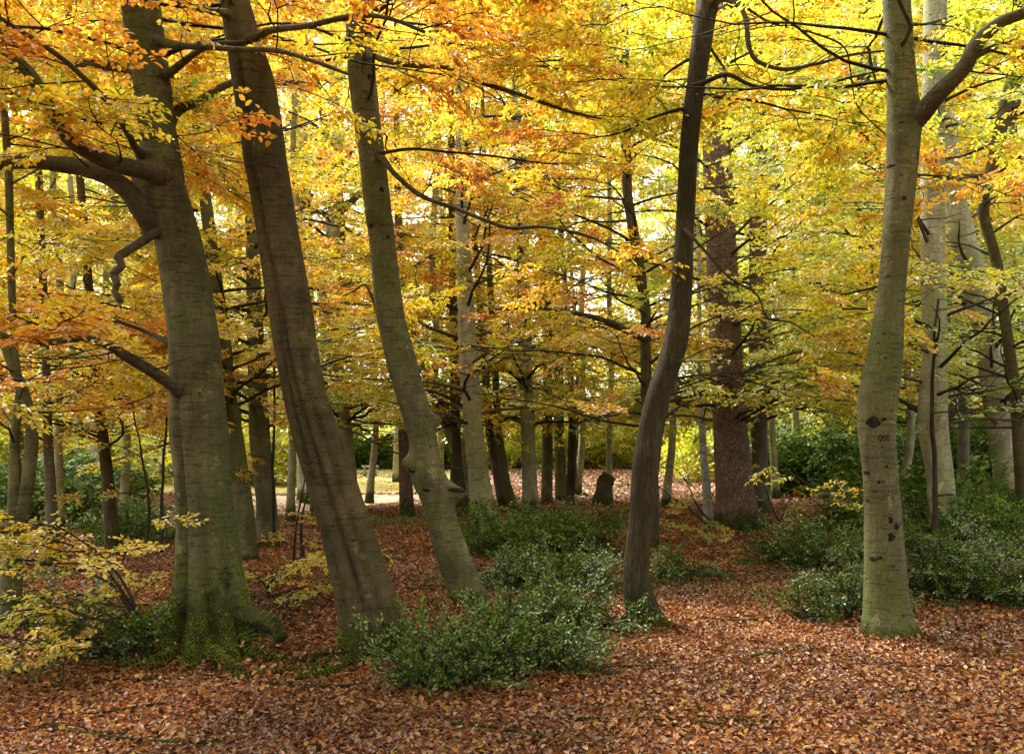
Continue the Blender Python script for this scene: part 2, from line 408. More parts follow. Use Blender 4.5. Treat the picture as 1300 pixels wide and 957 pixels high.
# ------------------------------------------------------------------ trunks
def build_trunk(rows, Y, mat, parent, origin, topz=None, lobes=(), grooves=(), bumps=(), rough=.035, seed=0, sides=40, dz=.05, ylean=0.0):
    """rows: (py, left, right) of the stem in the photo; returns radius/centre functions"""
    rows = np.array(rows, float)
    z = CAMZ + (HZ - rows[:, 0]) / F * Y; cx = ((rows[:, 1] + rows[:, 2]) / 2 - CX) / F * Y; r = (rows[:, 2] - rows[:, 1]) / 2 / F * Y * .94
    o = np.argsort(z); z, cx, r = z[o], cx[o], r[o]
    top = topz if topz else z[-1] + 5
    if top > z[-1] + .5:
        sl = np.clip((cx[-1] - cx[-2]) / max(z[-1] - z[-2], .1), -.3, .3); dzt = top - z[-1]
        z = np.append(z, [z[-1] + dzt * .5, top]); cx = np.append(cx, [cx[-1] + sl * dzt * .5, cx[-1] + sl * dzt * .7]); r = np.append(r, [r[-1] * .72, r[-1] * .3])
    z0 = -.25; zz = np.arange(z0, z[-1], dz)
    if len(zz) > 160: zz = np.concatenate([np.arange(z0, min(5.5, z[-1]), dz), np.arange(5.5, z[-1], dz * 4)]) if z[-1] > 5.5 else zz
    k = max(1, int(.12 / dz))
    def sm(v):
        g = np.interp(zz, z, v); ke = np.ones(2 * k + 1) / (2 * k + 1)
        return np.convolve(np.pad(g, k, mode='edge'), ke, 'valid')
    cc, rr = sm(cx), sm(r)
    th = np.arange(sides) / sides * 2 * PI
    yc = Y + ylean * np.maximum(zz, 0) ** 1.0
    def R(thv, zv):
        rb = np.interp(zv, zz, rr); ct, st = np.cos(thv), np.sin(thv)
        f = 1 + rough * vnoise(ct * 1.1 + seed, st * 1.1 + seed, zv * 1.3) + rough * .5 * vnoise(ct * 2.7 + seed, st * 2.7, zv * 3.5 + seed) + rough * .22 * vnoise(ct * 7 + seed, st * 7, zv * 9)
        for (ta, amp, wd, h) in lobes:
            d = np.angle(np.exp(1j * (thv - ta))); f = f + amp * np.exp(-(d / wd) ** 2) * np.exp(-np.maximum(zv, 0) / h)
        for (ta, tb, za, zb, dep, wd) in grooves:
            tt = ta + (tb - ta) * (zv - za) / (zb - za); d = np.angle(np.exp(1j * (thv - tt)))
            win = np.clip((zv - za) / .25, 0, 1) * np.clip((zb - zv) / .4, 0, 1)
            f = f - dep * np.exp(-(d / wd) ** 2) * win
        res = rb * f
        for (ta, zc, amp, sg) in bumps:
            d = np.angle(np.exp(1j * (thv - ta))) * rb; res = res + amp * np.exp(-(d ** 2 + (zv - zc) ** 2) / (2 * sg ** 2))
        return res
    RR = R(th[None, :] * np.ones((len(zz), 1)), zz[:, None] * np.ones((1, sides)))
    V = np.stack([cc[:, None] + RR * np.cos(th), yc[:, None] + RR * np.sin(th), zz[:, None] * np.ones((1, sides))], -1).reshape(-1, 3)
    i = np.arange(len(zz) - 1)[:, None]; j = np.arange(sides)[None]
    Q = np.stack([i * sides + j, i * sides + (j + 1) % sides, (i + 1) * sides + (j + 1) % sides, (i + 1) * sides + j], -1).reshape(-1, 4)
    o = mesh_obj('trunk', V, Q, mat, parent, smooth=True, origin=origin)
    cen = lambda zv: np.array((np.interp(zv, zz, cc), np.interp(zv, zz, yc), zv))
    return o, R, cen, lambda zv: float(np.interp(zv, zz, rr))

def limb_path(p0, az, L, el, rng, droop=.035, step=.25, endel=0.0):
    n = max(3, int(L / step)); P = [np.array(p0, float)]; e = el; a = az
    for i in range(n):
        a += rng.normal(0, .17); e += (endel - e) * .13 + rng.normal(0, .11)
        P.append(P[-1] + step * np.array((math.sin(a) * math.cos(e), math.cos(a) * math.cos(e), math.sin(e))))
    return np.array(P)

class Crown:
    def __init__(s, seed, near, lo=None): s.b = Buf(); s.rng = np.random.default_rng(seed); s.sp = []; s.near = near; s.lo = lo; s.parts = []
    def sprays_along(s, P, start=.25, gap=.3, sc=(.55, .95), hue=0.0, drop=0.0):
        rng = s.rng; L = np.concatenate([[0], np.cumsum(np.linalg.norm(np.diff(P, axis=0), axis=1))])
        d = L[-1] * start; side = 1
        while d < L[-1]:
            p = np.array([np.interp(d, L, P[:, k]) for k in range(3)]); q = np.array([np.interp(min(d + .1, L[-1] + .1), L, P[:, k]) for k in range(3)])
            t = P[min(len(P) - 1, int(np.searchsorted(L, d)))] - P[max(0, int(np.searchsorted(L, d)) - 1)]
            yaw = math.atan2(t[1], t[0]); side = -side
            s.sp.append((*p, yaw + side * rng.uniform(.35, 1.0), rng.normal(-.03 - drop, .14), rng.normal(0, .2), rng.uniform(*sc), hue)); d += gap * rng.uniform(.7, 1.3)
        t = P[-1] - P[-2]; s.sp.append((*P[-1], math.atan2(t[1], t[0]), rng.normal(-.05 - drop, .1), rng.normal(0, .15), rng.uniform(*sc), hue))
    def limb(s, P, r0, hue=0.0, subgap=.5, sublen=.45, gap=.3, sc=(.55, .95), start=.25, mesh=True, taper=.15, maxsub=1.6):
        rng = s.rng; n = len(P); rad = r0 * (1 - (1 - taper) * np.linspace(0, 1, n) ** .8)
        if mesh: V, Q = tube_arrays(P, rad, 6 if r0 > .02 else 4, .08, r0 * 100); s.b.add(V, Q, m=1)
        L = np.concatenate([[0], np.cumsum(np.linalg.norm(np.diff(P, axis=0), axis=1))]); d = L[-1] * start; side = rng.choice((-1, 1))
        while d < L[-1] * .95:
            i = min(n - 1, int(np.searchsorted(L, d))); t = P[i] - P[max(0, i - 1)]
            az = math.atan2(t[0], t[1]); side = -side
            l2 = min(maxsub, (L[-1] - d) * sublen + .35) * rng.uniform(.7, 1.2)
            sp = limb_path(P[i], az + side * rng.uniform(.6, 1.05), l2, rng.uniform(-.15, .35), rng, step=.15)
            if s.near is not None:
                V, Q = tube_arrays(sp, np.linspace(max(.006, rad[i] * .55), .004, len(sp)), 4, .05, d); s.b.add(V, Q, m=1)
            s.sprays_along(sp, .3, gap, sc, hue); d += subgap * rng.uniform(.7, 1.3)
        s.sprays_along(P, max(start, .5), gap * 1.3, sc, hue)
    def finish(s, name, parent, origin, leafscale=1.0, filt=True, thin=1.0, huef=None, colf=None, mat='leaf', hexa=None, twigs=None, clip=None):
        if not s.sp: return 0
        A = np.array(s.sp); ctr = A[:, :3] + (A[:, 6:7] * .45) * np.stack([np.cos(A[:, 3]), np.sin(A[:, 3]), np.sin(A[:, 4])], -1)
        k = (s.rng.random(len(A)) < thin)
        if filt: k &= keep(ctr, s.rng, s.lo)
        else:
            px, py = proj(ctr); k &= (px > -250) & (px < 1550) & (py > -250) & (py < 1100)
        ppy = proj(ctr)[1]; far_ = ctr[:, 1] > 10.5
        k &= ~(far_ & (ppy < -15) & (s.rng.random(len(A)) < .72))
        if clip is not None: k &= clip(ctr)
        A, ctr = A[k], ctr[k]
        c = 0
        if len(A):
            hue = (hue_at(ctr) - np.clip((ctr[:, 1] - 9) * .010, 0, .16) if huef is None else huef(ctr)) + A[:, 7] + s.rng.normal(0, .16, len(A))
            c = put_sprays(s.b, A[:, :3], A[:, 3], A[:, 4], A[:, 5], A[:, 6], hue, s.rng, bool(s.near), leafscale, colf, hexa, twigs)
        s.b.build(name, [M[mat], M['twig']], parent, origin=origin)
        return c
STAT = []

# ------------------------------------------------------------------ the ground
def ground():
    ys = np.concatenate([np.arange(-8, 3, 1.0), np.arange(3, 16, .16), np.arange(16, 36, .5), np.geomspace(36, 700, 30)])
    xs = np.concatenate([-np.geomspace(700, 12, 24), np.arange(-11.7, 11.8, .22), np.geomspace(12, 700, 24)])
    X, Yy = np.meshgrid(xs, ys)
    Z = gz(X, Yy) + .008 * vnoise(X * 6, Yy * 6, 2.2) - .004
    V = np.stack([X, Yy, Z], -1).reshape(-1, 3); nx = len(xs)
    i = np.arange(len(ys) - 1)[:, None]; j = np.arange(nx - 1)[None]
    Q = np.stack([i * nx + j, i * nx + j + 1, (i + 1) * nx + j + 1, (i + 1) * nx + j], -1).reshape(-1, 4)
    m, t, out = newmat('leaf_covered_soil')
    pos = t.nodes.new('ShaderNodeNewGeometry').outputs['Position']
    b = N(t, 'ShaderNodeBsdfPrincipled', Roughness=.95); b.inputs['Specular IOR Level'].default_value = .1
    vo = N(t, 'ShaderNodeTexVoronoi', Scale=19.0); 
    wn = N(t, 'ShaderNodeTexNoise', Scale=11.0, Detail=3.0); t.links.new(pos, wn.inputs['Vector'])
    wv = t.nodes.new('ShaderNodeVectorMath'); wv.operation = 'MULTIPLY_ADD'; t.links.new(wn.outputs['Color'], wv.inputs[0]); wv.inputs[1].default_value = (.1, .1, .1); t.links.new(pos, wv.inputs[2])
    t.links.new(wv.outputs[0], vo.inputs['Vector'])
    sc = t.nodes.new('ShaderNodeSeparateColor'); t.links.new(vo.outputs['Color'], sc.inputs[0])
    c = ramp(t, sc.outputs[0], [(0, (.05, .025, .015)), (.35, (.12, .05, .024)), (.7, (.2, .09, .04)), (1, (.3, .16, .085))])
    big = ramp(t, noise(t, pos, .7, 5, .6), [(.35, (.55, .5, .45)), (.65, (1, 1, 1))])
    c = mixc(t, 1.0, c, big, 'MULTIPLY')
    gr = ramp(t, noise(t, pos, .35, 6, .65, .5), [(.56, (0, 0, 0)), (.7, (1, 1, 1))])
    c = mixc(t, math_(t, 'MULTIPLY', gr, .6), c, (.08, .095, .025))
    bp = N(t, 'ShaderNodeBump', Strength=.8, Distance=.03); t.links.new(vo.outputs['Distance'], bp.inputs['Height']); t.links.new(bp.outputs[0], b.inputs['Normal'])
    t.links.new(c, b.inputs['Base Color']); t.links.new(b.outputs[0], out.inputs[0])
    tag(mesh_obj('ground', V, Q, m, smooth=True), kind='structure')
ground()
def sheet(name, fx, y0, y1, ny, c1, c2, c3, lift, nx=14, wob=.35):
    """a strip of other ground following the surface; fx(y)->(xl,xr)"""
    ys = np.linspace(y0, y1, ny); V = []
    for y in ys:
        xl, xr = fx(y); xs = np.linspace(xl, xr, nx); xs = xs + 0 * xs
        yy = y + wob * vnoise(xs * .6, y * 0 + 3.3, lift * 99) * (1 if y in (ys[0], ys[-1]) else 1)
        V.append(np.stack([xs, yy, gz(xs, yy) + lift], -1))
    V = np.concatenate(V); i = np.arange(ny - 1)[:, None]; j = np.arange(nx - 1)[None]
    Q = np.stack([i * nx + j, i * nx + j + 1, (i + 1) * nx + j + 1, (i + 1) * nx + j], -1).reshape(-1, 4)
    m, t, out = newmat(name + '_surface'); pos = t.nodes.new('ShaderNodeNewGeometry').outputs['Position']
    b = N(t, 'ShaderNodeBsdfPrincipled', Roughness=.95); b.inputs['Specular IOR Level'].default_value = .1
    a = ramp(t, noise(t, pos, 1.6, 8, .7), [(.35, c1), (.65, c2)]); a = mixc(t, ramp(t, noise(t, pos, 9, 4, .6), [(.52, (0, 0, 0)), (.6, (1, 1, 1))]), a, c3)
    t.links.new(a, b.inputs['Base Color']); t.links.new(b.outputs[0], out.inputs[0])
    return tag(mesh_obj(name, V, Q, m, smooth=True), kind='structure')
sheet('field', lambda y: (-16, -3.2 + min(0.6, (y - 30) * .1)), 30, 62, 30, (.26, .24, .07), (.36, .3, .1), (.42, .27, .1), .012)
sheet('path', lambda y: (-10.2 + (y - 14) * .1, -2.4 - (27 - y) * .45), 17.5, 28.5, 30, (.42, .34, .25), (.5, .42, .32), (.36, .2, .1), .008)

def litter(n, y0, y1, size, seed, name, lbl=None, hexa=True, xl=None, xr=None):
    rng = np.random.default_rng(seed)
    y = np.sqrt(rng.uniform(y0 ** 2, y1 ** 2, n)); x = rng.uniform(-.68, .68, n) * y
    k = vnoise(x * .9, y * .9, 8.8) + .5 * vnoise(x * 3, y * 3, 1.8) > -1.2
    onfield = (y > 30) & (x < -3.0) | ((x < -2.4 - (27 - y) * .45) & (y > 17.5) & (y < 28.5))
    k &= ~(onfield & (rng.random(n) < .8))
    x, y = x[k], y[k]; n = len(x)
    z = gz(x, y) + rng.uniform(.003, .03, n)
    a = rng.uniform(0, 2 * PI, n); el = rng.normal(0, .34, n)
    D = np.stack([np.cos(a) * np.cos(el), np.sin(a) * np.cos(el), np.sin(el)], -1)
    Nn = np.stack([rng.normal(0, .42, n), rng.normal(0, .42, n), np.ones(n)], -1); Nn /= np.linalg.norm(Nn, axis=1)[:, None]
    S = size * rng.uniform(.5, 1.35, n); z = z + S * .25 * np.abs(D[:, 2])
    pal = np.array([(.46, .16, .04), (.56, .23, .06), (.31, .09, .026), (.60, .31, .11), (.15, .045, .018), (.64, .40, .21), (.7, .45, .06)])
    wet = np.clip(.78 + .5 * vnoise(x * .8, y * .8, 4.4) + .25 * vnoise(x * 3.1, y * 3.1, 9.4), .42, 1.15)
    c = pal[rng.choice(7, n, p=[.26, .22, .2, .12, .1, .06, .04])] * rng.uniform(.5, 1.0, (n, 1)) * wet[:, None]
    b = Buf(); fold = rng.uniform(-.35, .45, n)
    T = None
    leaves(b, np.stack([x, y, z], -1), D, Nn, S, c, hexa, .66, fold if False else .28)
    o = b.build(name, [M['litter']]); tag(o, kind='stuff'); STAT.append((name, n)); return o
tag(litter(210000, 4.0, 12.5, .039, 1, 'fallen_leaves'), 'copper brown fallen beech leaves covering the near ground', 'leaf litter')
tag(litter(150000, 12.5, 24, .052, 2, 'fallen_leaves'), 'copper fallen leaves under the trees in the middle of the wood', 'leaf litter')
tag(litter(70000, 24, 60, .12, 3, 'fallen_leaves', hexa=False), 'thin far carpet of fallen leaves beyond the middle trees', 'leaf litter')

# ------------------------------------------------------------------ the trees of the photograph
def Yof(py): return CAMZ * F / (py - HZ)
A_ = -PI / 2      # the side that faces the camera
T = {}
def reg(rows, Y, pk): TRUNKS.append((np.array(sorted(rows), float), Y, pk))
ALLCLEAR = [(0, .25), (100, .2), (250, .02), (900, .02)]
TR = {}
TR['one'] = dict(rows=[(0, 152, 204), (50, 160, 209), (100, 168, 217), (150, 174, 222), (200, 181, 231), (230, 172, 236), (255, 180, 243), (300, 195, 257), (350, 203, 268), (400, 209, 275), (435, 213, 281), (500, 214, 286), (545, 214, 291), (600, 219, 294), (650, 223, 298), (720, 221, 308), (760, 218, 316), (790, 212, 325), (815, 202, 336), (830, 196, 344)], Y=7.15, mat='beech_mossy',
    lobes=[(A_ - .75, .42, .2, .45), (A_ + .02, .5, .16, .4), (A_ + .62, .42, .16, .4), (A_ + 1.2, .3, .2, .3), (.2, .3, .3, .2), (2.6, .3, .4, .2)],
    grooves=[(A_ - .42, A_ - .45, -.2, 2.4, .2, .1), (A_ + .3, A_ + .2, -.2, 1.5, .18, .09), (A_ + .35, A_ - .2, 1.5, 3.5, .13, .1), (A_ + .9, A_ + .95, -.2, 1.0, .15, .1)], bumps=[(PI, 3.68, .05, .12), (A_ + .6, 3.85, .04, .1)],
    label='thick grey green beech trunk with mossy flared roots and two boughs sweeping left', topz=11, moss=1, pk=[(0, .5), (130, .4), (210, .08), (300, .01), (530, .03), (600, .06), (640, .03), (900, .01)])
TR['two'] = dict(rows=[(0, 278, 318), (50, 285, 333), (100, 293, 350), (150, 301, 358), (200, 309, 364), (300, 325, 380), (400, 341, 400), (435, 345, 404), (500, 358, 417), (545, 368, 434), (600, 384, 452), (650, 398, 468), (700, 411, 485), (750, 422, 503), (780, 427, 515), (805, 428, 525), (832, 424, 528)], Y=6.9, mat='beech_dark',
    lobes=[(A_ + 1.2, .2, .3, .25), (A_ - 1.0, .15, .3, .2)], grooves=[(A_ + .1, A_ - .3, -.2, 3.2, .26, .1), (A_ + .6, A_ + .35, -.2, 2.6, .16, .12), (A_ - .6, A_ - .35, 1.2, 4.8, .26, .12), (A_ - .75, A_ - .7, -.2, 1.4, .15, .12), (A_ + .85, A_ + .7, -.25, .42, .5, .26)], bumps=[(A_ - .2, 3.75, .04, .1)],
    label='dark brown leaning beech trunk split by deep furrows with a mossy hollow foot', topz=10.5, pk=[(0, .3), (150, .22), (240, .08), (300, .01), (900, .01)])
TR['three'] = dict(rows=[(0, 437, 469), (50, 439, 474), (100, 441, 478), (150, 447, 484), (200, 455, 491), (250, 460, 496), (300, 467, 502), (350, 471, 507), (400, 476, 514), (435, 484, 524), (470, 492, 534), (500, 501, 542), (530, 510, 551), (560, 518, 557), (590, 519, 563), (605, 521, 568), (620, 530, 574), (640, 536, 578), (660, 539, 582), (700, 549, 597), (750, 567, 617), (775, 578, 632), (800, 588, 646)], Y=9.0, mat='beech',
    bumps=[(PI + .25, CAMZ - 22 / F * 9, .08, .05), (-.15, CAMZ - 60 / F * 9, .16, .06), (-.1, CAMZ + 32 / F * 9, .09, .045), (PI, CAMZ - 50 / F * 9, .03, .1), (A_ + .3, CAMZ - 40 / F * 9, .05, .09), (A_ - .6, CAMZ + 290 / F * 9, .02, .05)], grooves=[(A_ - .8, A_ + .9, CAMZ - .45, CAMZ - .05, .1, .15)],
    label='snaking grey beech trunk with lumpy burls at bench height above the holly', topz=12, pk=[(0, .2), (130, .06), (250, .02), (540, .02), (900, .01)])
TR['four'] = dict(rows=[(0, 881, 913), (50, 877, 905), (100, 872, 898), (150, 866, 891), (200, 861, 886), (300, 857, 881), (350, 852, 880), (400, 848, 878), (435, 842, 875), (460, 834, 867), (480, 827, 860), (515, 816, 850), (550, 808, 843), (600, 801, 837), (650, 798, 834), (700, 792, 826), (740, 789, 826), (770, 793, 836), (790, 794, 846)], Y=8.15, mat='ridge',
    lobes=[(-.3, .4, .3, .1), (A_ - .6, .25, .3, .1)], label='slim dark sinuous trunk with finely ridged bark rising from bare leaf litter', topz=10, pk=[(0, .12), (100, .04), (900, .0)])
TR['five'] = dict(rows=[(0, 1120, 1156), (100, 1124, 1163), (150, 1126, 1168), (200, 1126, 1167), (300, 1120, 1156), (400, 1110, 1147), (450, 1101, 1147), (490, 1090, 1143), (515, 1087, 1140), (550, 1088, 1137), (600, 1094, 1141), (650, 1097, 1145), (700, 1097, 1147), (760, 1096, 1154), (790, 1094, 1160), (810, 1090, 1168)], Y=7.5, mat='beech',
    lobes=[(-.2, .3, .3, .08), (PI + .3, .25, .3, .08), (A_ - .2, .2, .3, .08)], bumps=[(0.0, 4.3, .03, .1)], grooves=[(A_ + .9, A_ + .5, 1.6, 3.2, .07, .2)],
    label='smooth grey beech trunk with scars and a carved mark and one bough reaching right', topz=11, pk=[(0, .1), (100, .04), (900, .0)])
TR['six'] = dict(rows=[(0, 892, 922), (120, 891, 924), (240, 892, 932), (435, 900, 943), (550, 905, 951), (620, 907, 958), (650, 907, 965), (674, 904, 972)], Y=16.9, mat='plate',
    lobes=[(-.3, .25, .35, .35), (PI, .1, .3, .3)], label='broad reddish brown trunk with cracked plated bark behind the slim dark one', topz=17, pk=[(0, .9), (230, .7), (260, .1), (430, .15), (520, .06), (900, .03)])
TR['seven'] = dict(rows=[(0, 955, 972), (240, 951, 975), (435, 950, 974), (600, 955, 975), (652, 953, 980)], Y=21.5, mat='far', label='grey trunk standing just right of the reddish plated one', topz=18, pk=[(0, .9), (240, .6), (450, .4), (560, .1), (900, .05)])
TR['eight'] = dict(rows=[(300, 884, 889), (500, 886, 892), (560, 887, 897), (620, 891, 903), (668, 893, 907)], Y=17.8, mat='birch', label='thin white birch stem tight against the left of the plated trunk', topz=9, pk=[(0, .9), (500, .6), (560, .2), (900, .05)])
TR['nine'] = dict(rows=[(0, 1173, 1202), (130, 1170, 1200), (300, 1168, 1199), (435, 1172, 1203), (530, 1164, 1203), (560, 1167, 1205), (600, 1176, 1210), (700, 1180, 1222)], Y=13.2, mat='beech_pale', label='pale grey trunk with climbing holly shoots right of the carved beech', topz=14, pk=[(0, .8), (130, .35), (260, .1), (900, .05)])
TR['ten'] = dict(rows=[(0, 1160, 1180), (150, 1190, 1215), (240, 1199, 1222), (300, 1205, 1240), (435, 1239, 1270), (500, 1247, 1279), (600, 1261, 1295), (660, 1272, 1312)], Y=17.5, mat='beech_pale', label='pale trunk leaning hard to the left near the right edge', topz=16, pk=[(0, .9), (200, .7), (270, .1), (900, .05)])
TR['eleven'] = dict(rows=[(200, 1226, 1236), (435, 1217, 1231), (630, 1215, 1231)], Y=25, mat='far', label='dark narrow trunk between the pale upright and the leaning one', topz=15, pk=[(0, .9), (420, .5), (900, .1)])
TR['twelve'] = dict(rows=[(0, 1090, 1106), (130, 1088, 1106), (400, 1090, 1112), (650, 1092, 1114)], Y=22, mat='beech_dark', label='dark trunk half hidden by leaves left of the carved beech', topz=17, pk=[(0, .7), (100, .5), (400, .4), (900, .3)])
TR['thirteen'] = dict(rows=[(0, 1286, 1296), (90, 1280, 1294), (160, 1262, 1280), (270, 1240, 1254), (330, 1258, 1272), (386, 1266, 1280), (500, 1282, 1297), (640, 1290, 1306)], Y=14.5, mat='beech_dark', label='crooked dark stem kinked to the left at the right edge', topz=10, pk=[(0, .5), (900, .25)])
TR['c_one'] = dict(rows=[(0, 578, 594), (130, 578, 596), (300, 578, 597), (435, 581, 606), (550, 588, 615), (600, 593, 621), (640, 595, 630), (668, 593, 638), (682, 590, 644)], Y=15.9, mat='beech_pale',
    lobes=[(A_ - .6, .35, .3, .22), (A_ + .5, .35, .3, .22), (-.1, .3, .3, .3), (PI, .2, .3, .2)], label='pale straight beech trunk with bright mossy buttress roots in the centre', topz=17, pk=[(0, .7), (120, .3), (290, .3), (430, .06), (520, .04), (900, .01)])
TR['c_two'] = dict(rows=[(0, 648, 664), (130, 650, 663), (200, 653, 669), (435, 657, 675), (600, 662, 682), (645, 662, 685), (652, 660, 688)], Y=21.5, mat='beech_pale', label='straight pale pole of a trunk just right of the mossy buttressed one', topz=18, pk=[(0, .7), (130, .3), (430, .1), (540, .03), (900, .02)])
TR['c_three'] = dict(rows=[(330, 495, 512), (435, 517, 535), (508, 548, 568), (580, 574, 596), (617, 584, 604), (645, 588, 612)], Y=22.5, mat='beech_pale', label='slanting trunk leaning left behind the burled one', topz=9, pk=[(0, .9), (430, .4), (520, .1), (900, .05)])
TR['c_four'] = dict(rows=[(430, 570, 584), (575, 573, 586), (620, 570, 592), (650, 567, 597)], Y=21.8, mat='beech_dark', label='brown trunk with spreading foot under the slanting one', topz=12, pk=[(0, .9), (560, .2), (900, .05)])
TR['c_five'] = dict(rows=[(435, 608, 618), (550, 616, 628), (645, 632, 648)], Y=23.2, mat='far', label='thin trunk close on the right of the mossy buttressed beech', topz=12, pk=[(0, .9), (560, .3), (900, .1)])
TR['c_six'] = dict(rows=[(435, 622, 631), (550, 628, 638), (610, 636, 648), (650, 646, 661)], Y=22.4, mat='beech', label='thin curved trunk just left of the straight pale pole', topz=12, pk=[(0, .9), (560, .3), (900, .1)])
TR['c_seven'] = dict(rows=[(250, 680, 690), (330, 684, 697), (435, 690, 702), (638, 686, 702)], Y=25, mat='beech', label='slender trunk first right of the straight pale pole', topz=17, pk=[(0, .9), (560, .3), (900, .1)])
TR['c_eight'] = dict(rows=[(250, 690, 700), (330, 696, 709), (435, 703, 715), (560, 703, 717), (634, 704, 722)], Y=26.5, mat='beech', label='slender trunk second right of the straight pale pole', topz=17, pk=[(0, .9), (560, .3), (900, .1)])
TR['c_nine'] = dict(rows=[(400, 716, 723), (500, 722, 729), (560, 721, 732), (636, 718, 730)], Y=24.6, mat='ridge', label='dark ivy clad stem third right of the straight pale pole', topz=12, pk=[(0, .9), (560, .3), (900, .1)])
TR['c_eleven'] = dict(rows=[(0, 787, 797), (100, 787, 800), (250, 790, 803), (318, 801, 816), (395, 813, 827), (435, 812, 826), (495, 813, 829), (630, 818, 838)], Y=13.5, mat='beech_dark', label='thin dark wavering trunk just left of the sinuous ridged one', topz=12, pk=[(0, .5), (250, .3), (440, .3), (900, .1)])
TR['c_twelve'] = dict(rows=[(400, 503, 515), (560, 505, 521), (655, 507, 527)], Y=20.2, mat='plate', label='reddish rough trunk hidden half behind the burled trunk', topz=12, pk=[(0, .9), (560, .2), (900, .05)])
TR['c_thirteen'] = dict(rows=[(450, 500, 508), (560, 500, 509), (612, 497, 513)], Y=39, mat='beech_pale', label='pale trunk with grassy foot standing out in the field', topz=18, pk=[(0, .9), (560, .3), (900, .1)])
TR['l_one'] = dict(rows=[(380, 268, 286), (435, 274, 294), (500, 284, 300), (560, 289, 311), (640, 295, 322), (700, 299, 328), (715, 297, 331)], Y=12.4, mat='beech', label='curving grey trunk close behind the thick mossy beech on its right', topz=12, pk=[(0, .9), (480, .3), (900, .1)])
TR['l_two'] = dict(rows=[(230, 310, 326), (330, 312, 330), (435, 313, 336), (560, 316, 344), (640, 325, 352), (695, 322, 357)], Y=14.4, mat='beech', label='pale greenish trunk midway between thick mossy beech and dark leaning one', topz=14, pk=[(0, .9), (400, .3), (900, .08)])
TR['l_three'] = dict(rows=[(0, -10, 0), (218, 6, 16), (372, 10, 20), (435, 14, 22), (500, 20, 30), (560, 12, 24), (640, 10, 30), (720, 2, 28), (800, -4, 26)], Y=7.9, mat='beech', label='forked grey tree cut by the left edge of the view', topz=8, pk=[(0, .6), (900, .35)])
TR['l_four'] = dict(rows=[(270, 46, 56), (480, 54, 64), (560, 55, 67), (720, 60, 78)], Y=12, mat='far', label='slender grey trunk right of the forked one at the left edge', topz=12, pk=[(0, .7), (900, .4)])
TR['l_six'] = dict(rows=[(430, 112, 124), (480, 116, 128), (600, 128, 144), (662, 132, 150), (705, 132, 154)], Y=13.4, mat='beech_dark', label='brown trunk among rusty leaves left of the thick mossy beech', topz=12, pk=[(0, .7), (900, .3)])
TR['m_one'] = dict(rows=[(0, 412, 425), (114, 418, 436), (273, 416, 436), (395, 400, 418), (480, 420, 440), (550, 430, 448), (648, 432, 458)], Y=20, mat='beech_pale', label='wavy pale trunk in the gap between dark leaning and burled trunks', topz=17, pk=[(0, .8), (100, .5), (540, .3), (900, .1)])
TR['m_two'] = dict(rows=[(130, 402, 412), (250, 425, 437), (380, 430, 442), (500, 404, 416), (600, 396, 408), (655, 392, 410)], Y=21.5, mat='far', label='thinner pale stem crossing behind the wavy trunk', topz=14, pk=[(0, .8), (100, .5), (540, .3), (900, .1)])
# crown recipe per tree: (lowest z, number of limbs, limb length, spray thin, near?, leafscale)
CROWN = {'c_one': (2.6, 26, 3.6), 'c_two': (3.2, 30, 4.2), 'six': (2.9, 30, 4.6), 'seven': (2.6, 26, 4.2), 'nine': (2.4, 22, 3.4), 'ten': (2.6, 24, 4.0), 'eleven': (3, 20, 4.2),
         'twelve': (2.4, 30, 4.6), 'thirteen': (2.2, 18, 2.8), 'c_three': (2.2, 14, 3.6), 'c_four': (2.3, 14, 3.6), 'c_five': (2.2, 12, 3.2), 'c_six': (2.2, 12, 3.2), 'c_seven': (2.2, 20, 4.2), 'c_eight': (2.4, 22, 4.4),
         'c_nine': (2.0, 12, 3.0), 'c_eleven': (2.3, 34, 3.6), 'c_twelve': (2.2, 12, 3.4), 'c_thirteen': (2.4, 16, 5), 'l_one': (2.0, 26, 3.4), 'l_two': (2.0, 26, 3.6), 'l_three': (1.6, 16, 2.2), 'l_four': (1.6, 20, 2.8), 'l_six': (1.5, 20, 3.0),
         'm_one': (2.2, 28, 4.4), 'm_two': (2.2, 18, 3.6), 'eight': (2.6, 10, 2.2)}
for k, d in TR.items(): reg(d['rows'], d['Y'], d['pk'])
POLES = [(75, 15.5, 10), (100, 19, 8), (160, 17, 10), (302, 22, 10), (372, 19, 9), (470, 25, 8), (545, 20.5, 9), (562, 29, 8), (735, 29, 8), (775, 26, 7), (850, 23, 9), (985, 27, 8), (1015, 30, 9), (1148, 21, 10), (395, 25, 7)]
POLES = [(a + 0.0, b, c, float(np.random.default_rng(int(a)).normal(0, 14))) for a, b, c in POLES]
for a, b, c, l in POLES:
    reg([(0, a - c / 2 + l, a + c / 2 + l), (560, a - c / 2, a + c / 2), (700, a - c / 2, a + c / 2)], b, [(0, .8), (200, .5), (430, .3), (560, .1)])

